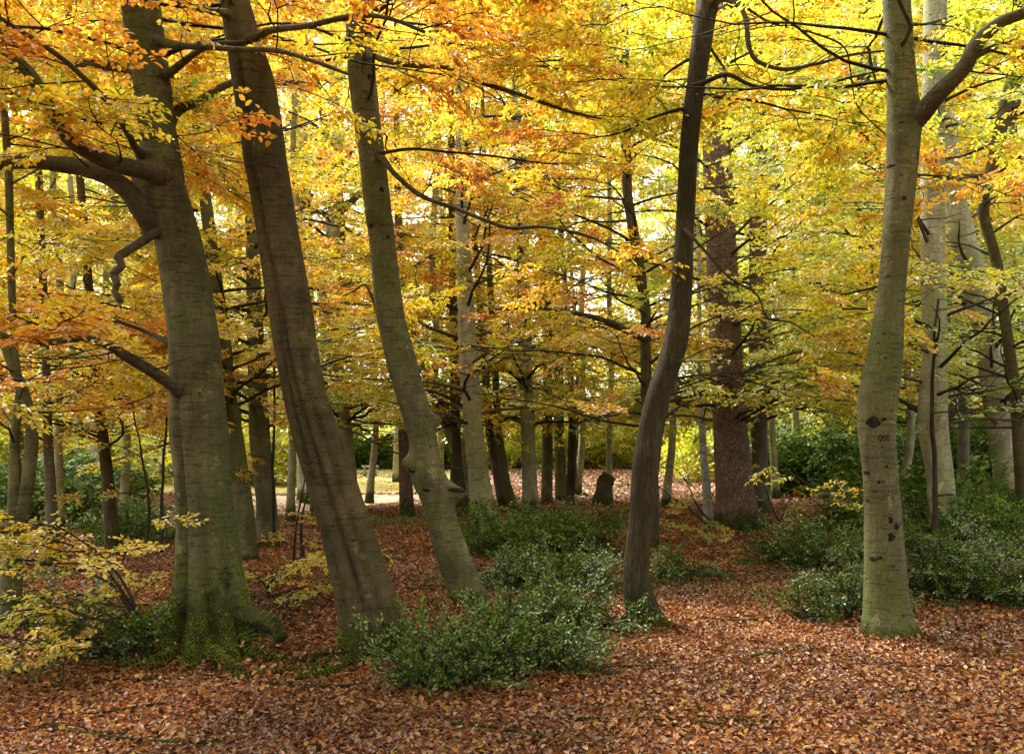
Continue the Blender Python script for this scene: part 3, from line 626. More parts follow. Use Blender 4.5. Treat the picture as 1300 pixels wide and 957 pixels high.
# traced boughs: tree -> list of (points (px,py,Y), r0, r1, leafy, hue shift)
BOUGH = {
 'one': [([(212, 227, 7.1), (182, 216, 6.8), (136, 205, 6.5), (109, 191, 6.3), (86, 173, 6.2), (64, 136, 6.1), (45, 105, 6.0), (23, 80, 5.95), (-40, 50, 5.8)], .068, .03, 1.0, .1),
         ([(196, 285, 7.1), (180, 268, 6.95), (166, 247, 6.9), (148, 231, 6.85), (118, 217, 6.8), (91, 211, 6.8), (55, 207, 6.7), (23, 206, 6.6), (-50, 214, 6.4)], .075, .035, .8, -.15),
         ([(176, 92, 7.2), (155, 86, 7.3), (109, 80, 7.4), (68, 82, 7.5), (20, 95, 7.6)], .042, .02, .8, 0),
         ([(205, 100, 7.1), (222, 88, 7.0), (248, 68, 6.9), (275, 55, 6.8), (310, 50, 6.7)], .03, .012, .6, 0),
         ([(212, 160, 7.2), (228, 139, 7.3), (255, 127, 7.4), (291, 106, 7.6), (336, 103, 7.8), (409, 108, 8.1)], .04, .015, .8, 0),
         ([(200, 52, 7.0), (230, 59, 6.8), (273, 60, 6.6), (320, 64, 6.4), (364, 68, 6.2), (400, 79, 6.0), (440, 96, 5.9)], .028, .01, .9, .05),
         ([(212, 296, 7.15), (196, 297, 6.95), (178, 308, 6.85), (158, 321, 6.75), (150, 327, 6.7), (156, 338, 6.7), (146, 348, 6.7), (151, 362, 6.7), (145, 371, 6.68), (151, 384, 6.65)], .036, .024, 0, 0),
         ([(232, 500, 7.1), (218, 488, 6.8), (191, 470, 6.6), (159, 452, 6.4), (136, 438, 6.25), (100, 428, 6.1), (55, 432, 5.9), (0, 425, 5.7)], .05, .012, 1.3, .12),
         ([(180, 200, 7.1), (150, 150, 6.0), (110, 105, 5.6), (60, 60, 5.3), (0, 20, 5.1)], .03, .012, 1.0, .05),
         ([(225, 440, 7.2), (170, 415, 7.7), (120, 405, 7.9), (60, 412, 8.1), (0, 402, 8.3)], .02, .006, 1.0, .12)],
 'two': [([(300, 60, 6.9), (340, 40, 6.6), (400, 30, 6.3), (470, 22, 6.1), (540, 40, 5.9)], .03, .01, .8, .05), ([(300, 20, 6.9), (250, 10, 6.4), (200, -10, 6.1), (120, -20, 5.9)], .03, .01, 1.0, .05),
         ([(330, 150, 6.9), (350, 190, 6.5), (352, 225, 6.3)], .012, .006, .5, -.2)],
 'three': [([(460, 68, 9.0), (475, 72, 8.7), (512, 82, 8.5), (567, 86, 8.3), (599, 101, 8.2), (640, 114, 8.1), (690, 132, 8.0), (730, 145, 7.9), (765, 150, 7.8)], .032, .009, 1.0, .1),
           ([(478, 196, 9.0), (487, 203, 8.8), (503, 223, 8.7), (535, 248, 8.6), (585, 268, 8.5), (617, 280, 8.4), (649, 290, 8.35), (690, 289, 8.3), (744, 300, 8.2), (785, 320, 8.1)], .028, .008, .7, .15),
           ([(475, 196, 9.0), (489, 194, 8.8), (526, 189, 8.7), (571, 193, 8.6), (640, 200, 8.5), (708, 209, 8.4)], .018, .006, .5, .1),
           ([(480, 400, 9.0), (465, 362, 9.2), (452, 368, 9.3), (435, 376, 9.4)], .016, .006, .4, -.1),
           ([(450, 30, 9), (500, 0, 8.4), (560, -20, 7.9), (640, -10, 7.5)], .03, .01, 1.2, .1)],
 'four': [([(897, 4, 8.1), (915, -2, 8.0), (933, 3, 7.9), (946, 23, 7.85), (949, 55, 7.8), (960, 78, 7.8), (997, 89, 7.75), (1038, 82, 7.7), (1079, 70, 7.65), (1124, 64, 7.6)], .027, .008, .35, -.1),
          ([(880, 110, 8.1), (897, 104, 8.0), (924, 95, 7.9), (956, 109, 7.85), (1001, 114, 7.8), (1047, 107, 7.8), (1083, 98, 7.8), (1125, 88, 7.8)], .02, .007, .35, -.1),
          ([(936, 2, 7.9), (950, 12, 8.0), (979, 30, 8.1), (1029, 41, 8.2), (1070, 59, 8.3), (1079, 91, 8.3), (1088, 136, 8.3), (1128, 172, 8.3)], .012, .005, .4, 0),
          ([(868, 290, 8.1), (882, 305, 7.9), (924, 350, 7.7), (960, 373, 7.6), (974, 405, 7.5), (1001, 409, 7.5), (1035, 428, 7.4)], .014, .005, .5, 0),
          ([(868, 139, 8.1), (855, 141, 8.1), (823, 152, 8.2), (790, 168, 8.3), (750, 175, 8.5)], .014, .006, .6, 0),
          ([(840, 470, 8.2), (872, 455, 7.9), (910, 440, 7.7), (950, 450, 7.6)], .01, .004, .5, 0)],
 'five': [([(1150, 160, 7.5), (1170, 143, 7.4), (1192, 118, 7.3), (1222, 88, 7.25), (1241, 56, 7.2), (1265, 33, 7.15), (1300, 17, 7.1), (1370, 0, 7.0)], .075, .03, .5, -.1),
          ([(1196, 116, 7.3), (1212, 97, 7.3), (1242, 70, 7.35), (1300, 42, 7.4), (1360, 20, 7.5)], .032, .014, .5, -.1),
          ([(1135, 30, 7.5), (1180, 30, 8.0), (1240, 10, 8.4)], .018, .006, .4, 0), ([(1145, 225, 7.5), (1170, 222, 8.2), (1215, 228, 8.8), (1260, 218, 9.4)], .014, .005, 1.1, .1)],
 'nine': [([(1190, 150, 13.2), (1210, 148, 12.6), (1225, 160, 12.2)], .06, .02, .3, 0)],
 'c_eleven': [([(820, 428, 13.5), (810, 426, 13.2), (790, 417, 13), (771, 408, 12.7), (744, 400, 12.4), (691, 391, 12.2), (630, 392, 12)], .05, .015, .9, .1), ([(795, 95, 13.5), (770, 92, 13), (720, 88, 12.5), (650, 80, 12)], .035, .012, 1, .1)],
 'm_one': [([(427, 273, 20), (480, 230, 19.5), (530, 232, 19), (600, 250, 18.5), (640, 262, 18)], .06, .02, .5, .1)],
}
ROOTS = {
 'one': [([(298, 790, 7.1), (315, 778, 7.05), (333, 780, 6.95), (347, 790, 6.9), (355, 806, 6.85)], .1, .045), ([(308, 800, 6.95), (325, 803, 6.85), (338, 812, 6.8)], .1, .05), ([(318, 797, 6.95), (335, 797, 6.8), (360, 803, 6.75), (395, 808, 6.9)], .07, .015),
         ([(225, 800, 6.95), (212, 825, 6.75), (190, 846, 6.55), (160, 858, 6.45)], .085, .02), ([(255, 805, 6.9), (262, 828, 6.7), (285, 842, 6.55), (315, 846, 6.5)], .08, .02), ([(215, 790, 7.1), (195, 806, 7.05), (180, 818, 7.0)], .1, .03)],
 'two': [([(440, 820, 6.8), (415, 838, 6.6), (370, 846, 6.5), (330, 858, 6.4), (290, 872, 6.3)], .05, .025), ([(445, 828, 6.7), (420, 850, 6.45), (385, 866, 6.3), (360, 880, 6.2)], .045, .025), ([(430, 825, 6.9), (395, 832, 6.8), (350, 838, 6.7), (310, 842, 6.65)], .04, .02),
         ([(503, 790, 7.0), (517, 770, 7.05), (526, 795, 6.95), (540, 808, 6.9)], .05, .02), ([(470, 835, 6.75), (480, 850, 6.5), (500, 858, 6.4)], .05, .015)],
 'c_one': [([(625, 668, 15.9), (648, 672, 15.6), (665, 678, 15.4)], .16, .04), ([(605, 672, 15.6), (600, 684, 15.3)], .14, .04)],
 'four': [([(828, 785, 8.1), (850, 790, 8.0), (885, 795, 7.95)], .05, .012)],
 'five': [([(1150, 800, 7.45), (1175, 806, 7.4), (1200, 808, 7.4)], .04, .012)],
}
for idx, (key, d) in enumerate(TR.items()):
    rows = sorted(d['rows']); Y = d['Y']; bx = ((rows[-1][1] + rows[-1][2]) / 2 - CX) / F * Y
    org = (bx, Y, float(gz(bx, Y)))
    birch = d['mat'] == 'birch'
    t = thing('birch_tree' if birch else 'pine_tree' if key == 'six' else 'beech_tree', d['label'], 'tree', org, None)
    near = Y < 10
    to, Rf, cen, rad = build_trunk(rows, Y, M[d['mat']], t, org, d['topz'], d.get('lobes', ()), d.get('grooves', ()), d.get('bumps', ()), .05 if near else .04, idx * 3.7, 64 if near else 28, .035 if near else .09, 0)
    d['R'], d['cen'], d['rad'], d['obj'], d['org'] = Rf, cen, rad, t, org
    cr = Crown(100 + idx, Y < 16.5)
    rng = cr.rng
    for (pts, r0, r1, leafy, hs_) in BOUGH.get(key, []):
        P = smooth_path([W(*p) for p in pts], .05); n = len(P)
        jit = np.stack([vnoise(np.arange(n) * .13 + 5 * a_, r0 * 900, a_ * 3.3) for a_ in range(3)], -1) * .02 * np.linspace(.2, 1, n)[:, None]
        P = P + jit
        V, Q = tube_arrays(P, r1 + (r0 - r1) * (1 - np.linspace(0, 1, n)) ** .8 + (r0 * .7) * np.exp(-np.linspace(0, 1, n) * 14), 12 if r0 > .03 else 8, .12, r0 * 77)
        mesh_obj('branch', V, Q, M['bough'] if r0 > .02 else M['twig'], t, smooth=True, origin=org)
        if leafy > 0: cr.limb(P[::5], r0 * .4, hs_, subgap=.34 / leafy, sublen=.3, gap=.26 / max(leafy, .6), sc=(.35, .75), start=.22, mesh=False, maxsub=.95)
    if near:    # a few high limbs that reach over and hang into view
        nl = {'one': 9, 'two': 9, 'three': 10, 'four': 9, 'five': 9}.get(key, 6)
        for i in range(nl):
            zc = rng.uniform(4.6, 6.4); az = rng.uniform(-PI, PI)
            P = limb_path(cen(zc), az, rng.uniform(2.0, 3.6), rng.uniform(-.1, .3), rng, endel=-.12)
            cr.limb(P, .02, 0, subgap=.45, gap=.33, sc=(.45, .85), start=.3)
    if key in CROWN:
        zlo, nl, LL = CROWN[key]; ztop = min(d['topz'] - .5, CAMZ + 620 / F * Y)
        nl = int(nl * 1.3)
        if Y > 12: zlo = min(zlo, CAMZ + 22 / F * Y)
        for i in range(nl):
            f = ((i + rng.random()) / nl) ** 1.65; zc = zlo + (ztop - zlo) * f; az = rng.uniform(-PI, PI) if rng.random() < .6 else rng.uniform(PI * .55, PI * 1.45)
            L = LL * rng.uniform(.6, 1.15) * (1 - .35 * f)
            P = limb_path(cen(zc), az, L, rng.uniform(.1, .6), rng)
            r0 = min(rad(zc) * .28, .012 + .0014 * Y)
            n = len(P); V, Q = tube_arrays(P, r0 * (1 - .85 * np.linspace(0, 1, n) ** .8), 6, .1, i)
            if i % 3 == 0 and Y < 26: mesh_obj('branch', V, Q, M['bough'] if r0 > .03 else M['twig'], t, smooth=True, origin=org)
            else: cr.b.add(V, Q, m=1)
            if Y < 16.5: cr.limb(P, r0, 0, subgap=.5, gap=.34, sc=(.55, .95), start=.25, mesh=False)
            else: cr.limb(P, r0, 0, subgap=.7, gap=.5, sc=(.8, 1.4), start=.25, mesh=False, maxsub=2.0)
    n = cr.finish('crown', t, org, leafscale=.98 if Y < 12 else 1.15 if Y < 16.5 else 1.2, thin=1.0 if Y < 10 else .74)
    STAT.append((key, n, len(cr.sp)))
    for (pts, r0, r1) in ROOTS.get(key, []):
        P = smooth_path([W(*p) for p in pts], .03)
        if True:
            low = gz(P[:, 0], P[:, 1]); f = np.linspace(0, 1, len(P)); 
            if not (key == 'one' and r0 == .1 and r1 == .045): P[:, 2] = low * 1 + (r0 * .9) * (1 - f) * 1.3 + .0 * f + r1 * .2
        P = P + np.stack([vnoise(np.arange(len(P)) * .12, r0 * 300, k_ * 2.2) for k_ in range(3)], -1) * r0 * .5
        V, Q = tube_arrays(P, r0 + (r1 - r0) * f ** .8, 16, .5 if key == 'one' else .4, r0 * 55)
        mesh_obj('root', V, Q, M['moss'], t, smooth=True, origin=org)
d = TR['l_three']      # second stem of the forked tree
P = smooth_path([W(18, 665, 7.9), W(30, 640, 7.9), W(38, 590, 7.9), W(40, 545, 7.9), W(32, 505, 7.9), W(18, 470, 7.9), W(4, 430, 7.9), W(-10, 380, 7.9), W(-25, 300, 7.8)], .06)
V, Q = tube_arrays(P, np.linspace(.062, .03, len(P)), 16, .1, 3); mesh_obj('trunk', V, Q, M['beech'], d['obj'], smooth=True, origin=d['org'])
d = TR['thirteen']     # right-hand fork
P = smooth_path([W(1268, 165, 14.5), W(1285, 140, 14.5), W(1296, 100, 14.5), W(1304, 40, 14.5), W(1310, -30, 14.5)], .1)
V, Q = tube_arrays(P, np.linspace(.09, .05, len(P)), 12, .1, 3); mesh_obj('trunk', V, Q, M['beech_dark'], d['obj'], smooth=True, origin=d['org'])

# scars and the carved mark on the smooth beech
def patch(tr, px, py, wpx, hpx, mat, parent, name='bark_scar', ring=False, seed=0.0, lift=.004):
    Y = tr['Y']; zc = CAMZ + (HZ - py) / F * (Y - .15); c = tr['cen'](zc)
    dx = (px - CX) / F * (Y - .15) - c[0]; r = tr['rad'](zc); th0 = -math.acos(max(-.95, min(.95, dx / r)))
    nr, ns = 4, 20; V = []; 
    for i in range(nr + 1):
        rho = (.62 + .38 * i / nr) if ring else i / nr
        for j in range(ns):
            a = j / ns * 2 * PI; k = rho * (1 + (0 if ring else .6 * float(vnoise(math.cos(a) * 1.6 + seed, math.sin(a) * 1.6, seed * 3))))
            s_ = math.cos(a) * k * wpx / 2 / F * Y; zz = zc + math.sin(a) * k * hpx / 2 / F * Y
            th = th0 + s_ / r / max(.35, abs(math.sin(th0))); rr = float(tr['R'](np.array(th), np.array(zz))) + lift * (.3 if rho > .95 else 1.0) + .001
            cc = tr['cen'](zz); V.append((cc[0] + rr * math.cos(th), cc[1] + rr * math.sin(th), zz))
    i = np.arange(nr)[:, None]; j = np.arange(ns)[None]
    Q = np.stack([i * ns + j, i * ns + (j + 1) % ns, (i + 1) * ns + (j + 1) % ns, (i + 1) * ns + j], -1).reshape(-1, 4)
    mesh_obj(name, V, Q, mat, parent, smooth=True, origin=tr['org'])
M['scar'] = bark('bark_scar_dark', (.02, .016, .011), (.055, .043, .028), (.03, .03, .015), 0, .2, 'ridge', .8)
d = TR['five']
for i, (px, py, wp, hp) in enumerate([(1110, 536, 17, 12), (1122, 532, 8, 5), (1131, 660, 6, 9), (1138, 668, 6, 9), (1131, 681, 9, 11), (1126, 592, 4, 4), (1117, 612, 3, 4), (1107, 636, 3, 3), (1119, 708, 6, 6), (1133, 632, 3, 3), (1096, 600, 4, 4), (1111, 710, 7, 6), (1150, 250, 6, 5), (1136, 205, 5, 4)]):
    patch(d, px, py, wp, hp, M['scar'], d['obj'], seed=i * 1.7)
for px in (1118, 1123.2, 1128.4): patch(d, px, 556, 5, 8, M['scar'], d['obj'], 'carved_mark', True, 1)
d = TR['three']
for i, (px, py, wp, hp) in enumerate([(470, 285, 7, 8), (483, 240, 6, 6), (468, 95, 4, 6), (491, 300, 5, 5), (523, 598, 6, 5), (569, 622, 6, 6), (541, 622, 10, 4)]):
    patch(d, px, py, wp, hp, M['scar'], d['obj'], seed=i * 2.1 + 9)
d = TR['one']
patch(d, 184, 282, 10, 16, M['scar'], d['obj'], seed=4.2)

# ------------------------------------------------------------------ trees farther off
frng = np.random.default_rng(77)
spots = []
tries = 0
while len(spots) < 50 and tries < 5000:
    tries += 1
    Y = frng.uniform(27, 66) if len(spots) > 6 else frng.uniform(24, 30); px = frng.uniform(-120, 1420); x = (px - CX) / F * Y
    if 425 < px < 512 and Y < 63: continue
    if 29 < Y < 60 and -15 < x < 11: continue
    if 512 <= px < 600 and Y < 30: continue
    if any((x - a) ** 2 + (Y - b) ** 2 < 3.0 ** 2 for a, b in spots): continue
    spots.append((x, Y))
FARG = 'far beech trees filling the back of the wood'
for i, (x, Y) in enumerate(spots):
    rng = np.random.default_rng(900 + i); org = (x, Y, float(gz(x, Y)))
    r = rng.uniform(.11, .3); lean = rng.normal(0, .06); bend = rng.normal(0, .25)
    t = thing('beech_tree', 'far beech trunk half hidden in yellow foliage at the back of the wood', 'tree', org, FARG)
    H = min(22, CAMZ + 640 / F * Y); zz = np.linspace(-.2, H, 26)
    P = np.stack([x + lean * zz + bend * np.sin(zz * .3 + i), Y + .0 * zz, zz], -1)
    V, Q = tube_arrays(P, r * (1 - .6 * zz / H) * (1 + .5 * np.exp(-np.maximum(zz, 0) * 2.5)), 12, .06, i)
    mesh_obj('trunk', V, Q, M[('far', 'beech_pale', 'beech_dark', 'far')[i % 4]], t, smooth=True, origin=org)
    cr = Crown(2000 + i, False)
    nl = 26; zlo = rng.uniform(1.7, 2.8)
    for k in range(nl):
        f = (k + rng.random()) / nl; zc = zlo + (H - zlo) * f
        az = rng.uniform(-PI, PI) if rng.random() < .5 else rng.uniform(PI * .5, PI * 1.5)
        Pl = limb_path((np.interp(zc, zz, P[:, 0]), Y, zc), az, rng.uniform(2.6, 4.8), rng.uniform(0, .5), rng, step=.4)
        cr.limb(Pl, .05, 0, subgap=1.1, gap=.85, sc=(1.4, 2.2), start=.2, maxsub=2.2)
    n = cr.finish('crown', t, org, leafscale=1.7 if Y < 42 else 2.2, thin=.55)
    STAT.append(('far', n))
for i, (px, Y, wp, lean) in enumerate(POLES):
    rng = np.random.default_rng(1700 + i); x = (px - CX) / F * Y; org = (x, Y, float(gz(x, Y))); H = CAMZ + 640 / F * Y; zz = np.linspace(-.2, H, 40)
    t = thing('beech_tree', 'slim pole of a trunk rising through yellow foliage in the middle of the wood', 'tree', org, 'slim pale pole trunks in the middle of the wood')
    r = wp / 2 / F * Y; P = np.stack([x + lean / F * Y * (zz / H) + .12 * vnoise(zz * .5, i * 3.3, 1.0), Y + 0 * zz, zz], -1)
    V, Q = tube_arrays(P, r * (1.1 - .5 * zz / H) * (1 + .5 * np.exp(-np.maximum(zz, 0) * 3)), 14, .08, i)
    mesh_obj('trunk', V, Q, M['beech_pale'], t, smooth=True, origin=org)
    cr = Crown(2700 + i, False if Y > 16.5 else True)
    for k in range(11):
        zc = CAMZ + 20 / F * Y + rng.random() ** 1.5 * (H - 2.2); j = int(np.searchsorted(zz, zc)) - 1
        Pl = limb_path(P[j], rng.uniform(-PI, PI), rng.uniform(1.5, 2.8), rng.uniform(.1, .7), rng, step=.25)
        cr.limb(Pl, .016, 0, subgap=.8, gap=.5, sc=(.7, 1.2), start=.3, maxsub=1.2)
    STAT.append(('pole', cr.finish('crown', t, org, leafscale=1.2, thin=.8)))
# the wood beyond, one mass
b = Buf(); rng = np.random.default_rng(4)
n = 3600; Yv = rng.uniform(68, 95, n); xv = rng.uniform(-.75, .75, n) * Yv; zv = rng.uniform(.5, 1, n) ** 1 * 0 + rng.uniform(.3, 1, n) * 0 + rng.uniform(0, 1, n) ** 1.7 * 44
put_sprays(b, np.stack([xv, Yv, zv], -1), rng.uniform(-PI, PI, n), rng.normal(0, .3, n), rng.normal(0, .3, n), rng.uniform(3, 5, n), rng.uniform(.15, .6, n), rng, False, 5.2)
tag(b.build('distant_wood', [M['leaf'], M['twig']]), 'hazy yellow green mass of woodland closing the view', 'woodland', kind='stuff')

# unseen beeches added behind and beside the camera to shade the foreground
for i, (x, Y, H) in enumerate([(-4.5, -1.5, 12), (3.8, -2.5, 12), (-7.6, 3.0, 11), (8.2, 2.6, 11), (0.5, -9, 13)]):
    rng = np.random.default_rng(700 + i); org = (x, Y, float(gz(x, Y)))
    t = thing('beech_tree', 'unseen beech added behind the viewpoint, its wide crown shading the foreground', 'tree', org, 'unseen shade beeches added behind the viewpoint')
    zz = np.linspace(-.2, H, 20); P = np.stack([x + .03 * zz * rng.normal(), Y + 0 * zz, zz], -1)
    V, Q = tube_arrays(P, .22 * (1 - .75 * zz / H), 16, .08, i); mesh_obj('trunk', V, Q, M['beech'], t, smooth=True, origin=org)
    cr = Crown(7500 + i, False)
    for k in range(22):
        zc = rng.uniform(5.0, H); Pl = limb_path((x, Y, zc), rng.uniform(-PI, PI), rng.uniform(2.5, 5.0), rng.uniform(0, .6), rng, step=.4)
        cr.limb(Pl, .05, 0, subgap=1.1, gap=.9, sc=(1.4, 2.2), start=.2, maxsub=2.2)
    A = np.array(cr.sp); pos = A[:, :3]; px, py = proj(pos); k = (pos[:, 1] < 1.0) | (py < -60) | (px < -100) | (px > 1400)
    A = A[k]; put_sprays(cr.b, A[:, :3], A[:, 3], A[:, 4], A[:, 5], A[:, 6], np.full(len(A), .5), rng, False, 2.2); cr.b.build('crown', [M['leaf'], M['twig']], t, origin=org)

# ------------------------------------------------------------------ holly and undergrowth
def hollycol(h, rng, n):
    k = rng.random(n) ** 1.5
    a = np.array((.045, .085, .012)); c = np.array((.19, .29, .045)); cc = a + (c - a) * k[:, None]
    y = rng.random(n) < .02; cc[y] = (.3, .32, .06); return cc.astype(np.float32)
def shrub(name, label, cat, px, py, wpx, hpx, group=None, n=70, leafscale=.62, mat='holly', colf=hollycol, seed=0, depth=None, tmpl=True, Y=None, sc=(.4, .65), up=.9, hue=None, near=True):
    """a shrub of many upright shoots; px,py of its foot, spread and height in photo pixels"""
    Y = Y or Yof(py); rng = np.random.default_rng(3000 + seed); c = W(px, py, Y); x, z = c[0], float(gz(c[0], Y)); wr = wpx / 2 / F * Y; h = hpx / F * Y; dp = depth or wr * .8
    org = (x, Y, z); t = thing(name, label, cat, org, group); st = Buf(); cr = Buf(); pos, yaw, pit, scl = [], [], [], []
    for i in range(n):
        a = rng.uniform(-PI, PI); q = math.sqrt(rng.random()); fx, fy = x + q * wr * math.cos(a) * .85, Y + q * dp * math.sin(a) * .85
        hh = h * (1 - .35 * q ** 2) * rng.uniform(.3, 1.1) ** (1.0 if name != 'holly_bush' else 1.25); el = rng.uniform(up * .7, PI / 2)
        hh *= (.62 if name == 'holly_bush' and Y < 11 and py > 700 and px < 900 else 1.0); P = limb_path((fx, fy, float(gz(fx, fy)) - .03), math.atan2(fx - x, fy - Y) + rng.normal(0, .6), hh, el, rng, step=max(.08, hh / 6), endel=el * .9)
        V, Q = tube_arrays(P, np.linspace(.011, .004, len(P)) * (1 if Y < 12 else 1.6), 4); st.add(V, Q)
        m_ = max(2, int(hh / .2)) if Y < 14 else max(2, int(hh / .3))
        for k in range(m_):
            f = rng.uniform(.15, 1); j = f * (len(P) - 1); p = P[int(j)] + (P[min(len(P) - 1, int(j) + 1)] - P[int(j)]) * (j - int(j))
            pos.append(p); yaw.append(rng.uniform(-PI, PI)); pit.append(rng.uniform(-.1, up)); scl.append(rng.uniform(*sc) * (1 - .25 * f))
    pos = np.array(pos); k = len(pos)
    put_sprays(cr, pos, np.array(yaw), np.array(pit), rng.normal(0, .5, k), np.array(scl), (hue_at(pos) if hue is None else np.full(k, hue)) + rng.normal(0, .1, k), rng, near, leafscale, colf, near, Y < 14)
    st.build('stem', M['twig'], t, origin=org); cr.build('foliage', [M[mat], M['twig']], t, origin=org)
    STAT.append((name, sum(len(q) for q in cr.Q))); return t
HG = 'holly bushes on the woodland floor'
hl = [('low glossy holly bush at the front, left of centre, below the burled trunk', 650, 850, 165, 115, 34), ('dense holly bush just right of the foot of the burled trunk', 695, 800, 140, 110, 32),
      ('small holly bush at the front edge among fallen leaves', 560, 868, 80, 28, 16), ('round holly bush between burled trunk and slim ridged trunk', 725, 745, 140, 85, 36), ('holly bush in front of the pale pole trunk', 690, 705, 150, 65, 44),
      ('holly bush reaching left towards the buttressed beech', 630, 745, 70, 34, 18), ('small holly close on the left of the slim ridged foot', 745, 795, 60, 40, 10), ('holly sprig on the right of the slim ridged trunk', 858, 735, 36, 85, 8),
      ('spreading holly bush at the lower left of the carved beech', 1062, 782, 110, 80, 26), ('holly bush left of the carved beech at knee height', 1045, 715, 130, 55, 24), ('dense holly bush touching the right of the carved beech', 1200, 765, 110, 105, 50), ('holly bush at the lower right edge', 1280, 765, 120, 110, 50),
      ('holly bush at the foot of the pale upright trunk', 1215, 705, 120, 80, 44), ('holly bush at the foot of the leaning pale trunk', 1285, 690, 110, 90, 44), ('thin holly bush beside the carved beech half hidden by it', 1165, 680, 60, 80, 20),
      ('tall dark holly tree left of the carved beech', 1045, 628, 110, 110, 60), ('dark holly thicket beyond the dark hidden trunk', 1110, 622, 90, 110, 50), ('dark holly clump right of the pale upright trunk', 1230, 625, 110, 120, 50), ('dark holly clump at the right edge behind the leaning trunk', 1320, 628, 90, 120, 50), ('dark holly clump right of the grey neighbour of the plated trunk', 990, 622, 60, 110, 40),
      ('dark holly left of the thick mossy beech', 185, 690, 90, 55, 24), ('dark holly thicket deep on the left between slender trunks', 100, 665, 120, 90, 24), ('sparse holly seedling at the front left by the sapling', 165, 830, 90, 90, 22), ('low holly seedling right of the sparse seedling on the left', 60, 800, 60, 40, 10)]
for i, (lab, px, py, wp, hp, n) in enumerate(hl):
    Y = Yof(py); sp = (.4, .65) if Y < 11 else (.6, .95) if Y < 16 else (1.2, 1.9)
    shrub('holly_bush', lab, 'holly', px, py, wp * 1.12, hp, HG, int(n * (.95 if Y < 11 else 1.2)), .6 if Y < 11 else .8 if Y < 16 else 1.5, seed=i, sc=sp, depth=None if Y < 16 else 2.0, near=Y < 16, mat='holly' if Y < 13 else 'holly_far')
# hazel and bramble far between the stems
for i in range(34):
    rr = np.random.default_rng(8800 + i); Y = rr.uniform(33, 64); px = -60 + 1420 * (i + rr.random()) / 34
    if 330 < px < 900: Y = 62 + 6 * rr.random()
    hp = rr.uniform(1.6, 4.2) / Y * F
    shrub('hazel_bush', 'far yellow green undergrowth bush between the distant trunks', 'bush', px, 600, rr.uniform(2.6, 4.5) / Y * F, hp, 'far undergrowth bushes under the distant trees', 26, 2.3, 'leaf', None, seed=300 + i, depth=1.6, Y=Y, sc=(1.6, 2.6), near=False, hue=float(rr.uniform(.15, .45)))
# dark evergreen belt behind the field
for i, (px, wp, lab) in enumerate([(455, 90, 'dark evergreen belt behind the field, left of the pale field trunk'), (540, 90, 'dark evergreen belt behind the field, right of the pale field trunk'), (370, 90, 'dark evergreen belt behind the field at its left end')]):
    shrub('yew_hedge', lab, 'hedge', px, 594, wp, 44, None, 170, 2.6, seed=60 + i, sc=(1.6, 2.6), near=False, Y=62, depth=2.4)

def sapling(label, px, py, Y, stems, hue, seed, name='beech_sapling', dens=1.0, huef=None):
    rng = np.random.default_rng(5000 + seed); c = W(px, py, Y); org = (c[0], Y, float(gz(c[0], Y))); t = thing(name, label, 'sapling', org, 'young beech saplings under the tall trees')
    cr = Crown(5100 + seed, True)
    for (pts, r0, leafy) in stems:
        P = smooth_path([W(*p) for p in pts], .06); P[:, :3] += np.stack([vnoise(np.arange(len(P)) * .2, seed, k_) for k_ in range(3)], -1) * .015
        V, Q = tube_arrays(P, np.linspace(r0, r0 * .35, len(P)), 6, .1, r0); mesh_obj('stem', V, Q, M['twig'], t, smooth=True, origin=org)
        if leafy: cr.limb(P[::3], r0, 0, subgap=.3 / leafy, sublen=.5, gap=.26, sc=(.22, .45), start=.25, mesh=False, maxsub=.9)
    n = cr.finish('crown', t, org, .72, filt=False, huef=lambda p: np.full(len(p), hue)); STAT.append(('sapling', n))
sapling('bushy yellow beech sapling spreading over the front left ground', 205, 835, 6.8, [([(205, 835, 6.8), (185, 810, 6.7), (160, 790, 6.6), (120, 785, 6.5), (70, 770, 6.4), (20, 775, 6.3)], .018, 1), ([(205, 835, 6.8), (188, 800, 6.8), (165, 770, 6.9), (140, 740, 7.0), (90, 720, 7.0), (30, 715, 7.0)], .018, 1.2),
        ([(198, 835, 6.8), (180, 790, 6.75), (165, 750, 6.7), (140, 715, 6.7), (110, 690, 6.6), (70, 665, 6.5)], .014, .9), ([(188, 800, 6.8), (150, 740, 6.7), (110, 700, 6.7), (50, 680, 6.7), (0, 675, 6.6)], .014, 1.2), ([(150, 722, 6.7), (165, 690, 6.6), (185, 665, 6.5), (200, 655, 6.4)], .006, .5), ([(185, 810, 6.7), (120, 820, 6.3), (50, 815, 6.1), (0, 805, 6.0)], .01, .7)], .56, 1)
sapling('small twisted sapling right of the thick mossy beech foot', 341, 765, 9.0, [([(341, 765, 9), (340, 745, 9), (352, 728, 8.9), (375, 712, 8.8), (390, 705, 8.7)], .02, 1.1), ([(340, 750, 9), (328, 735, 9), (310, 720, 9)], .015, 1), ([(342, 758, 9), (370, 750, 8.9), (400, 742, 8.8)], .012, .8)], .5, 2)
sapling('thin upright sapling left of the thick mossy beech', 186, 700, 12.5, [([(186, 700, 12.5), (190, 640, 12.5), (180, 580, 12.5), (170, 520, 12.5), (165, 460, 12.5)], .02, .4)], .5, 3)
sapling('thin upright sapling touching the left outline of the mossy beech', 205, 700, 12, [([(205, 700, 12), (207, 620, 12), (210, 540, 12), (212, 440, 12), (205, 380, 12)], .022, .4)], .5, 4)
sapling('thin pole sapling left of the dark leaning trunk', 349, 690, 14, [([(349, 690, 14), (347, 600, 14), (349, 500, 14), (347, 400, 14), (343, 330, 14)], .028, .4)], .6, 5)
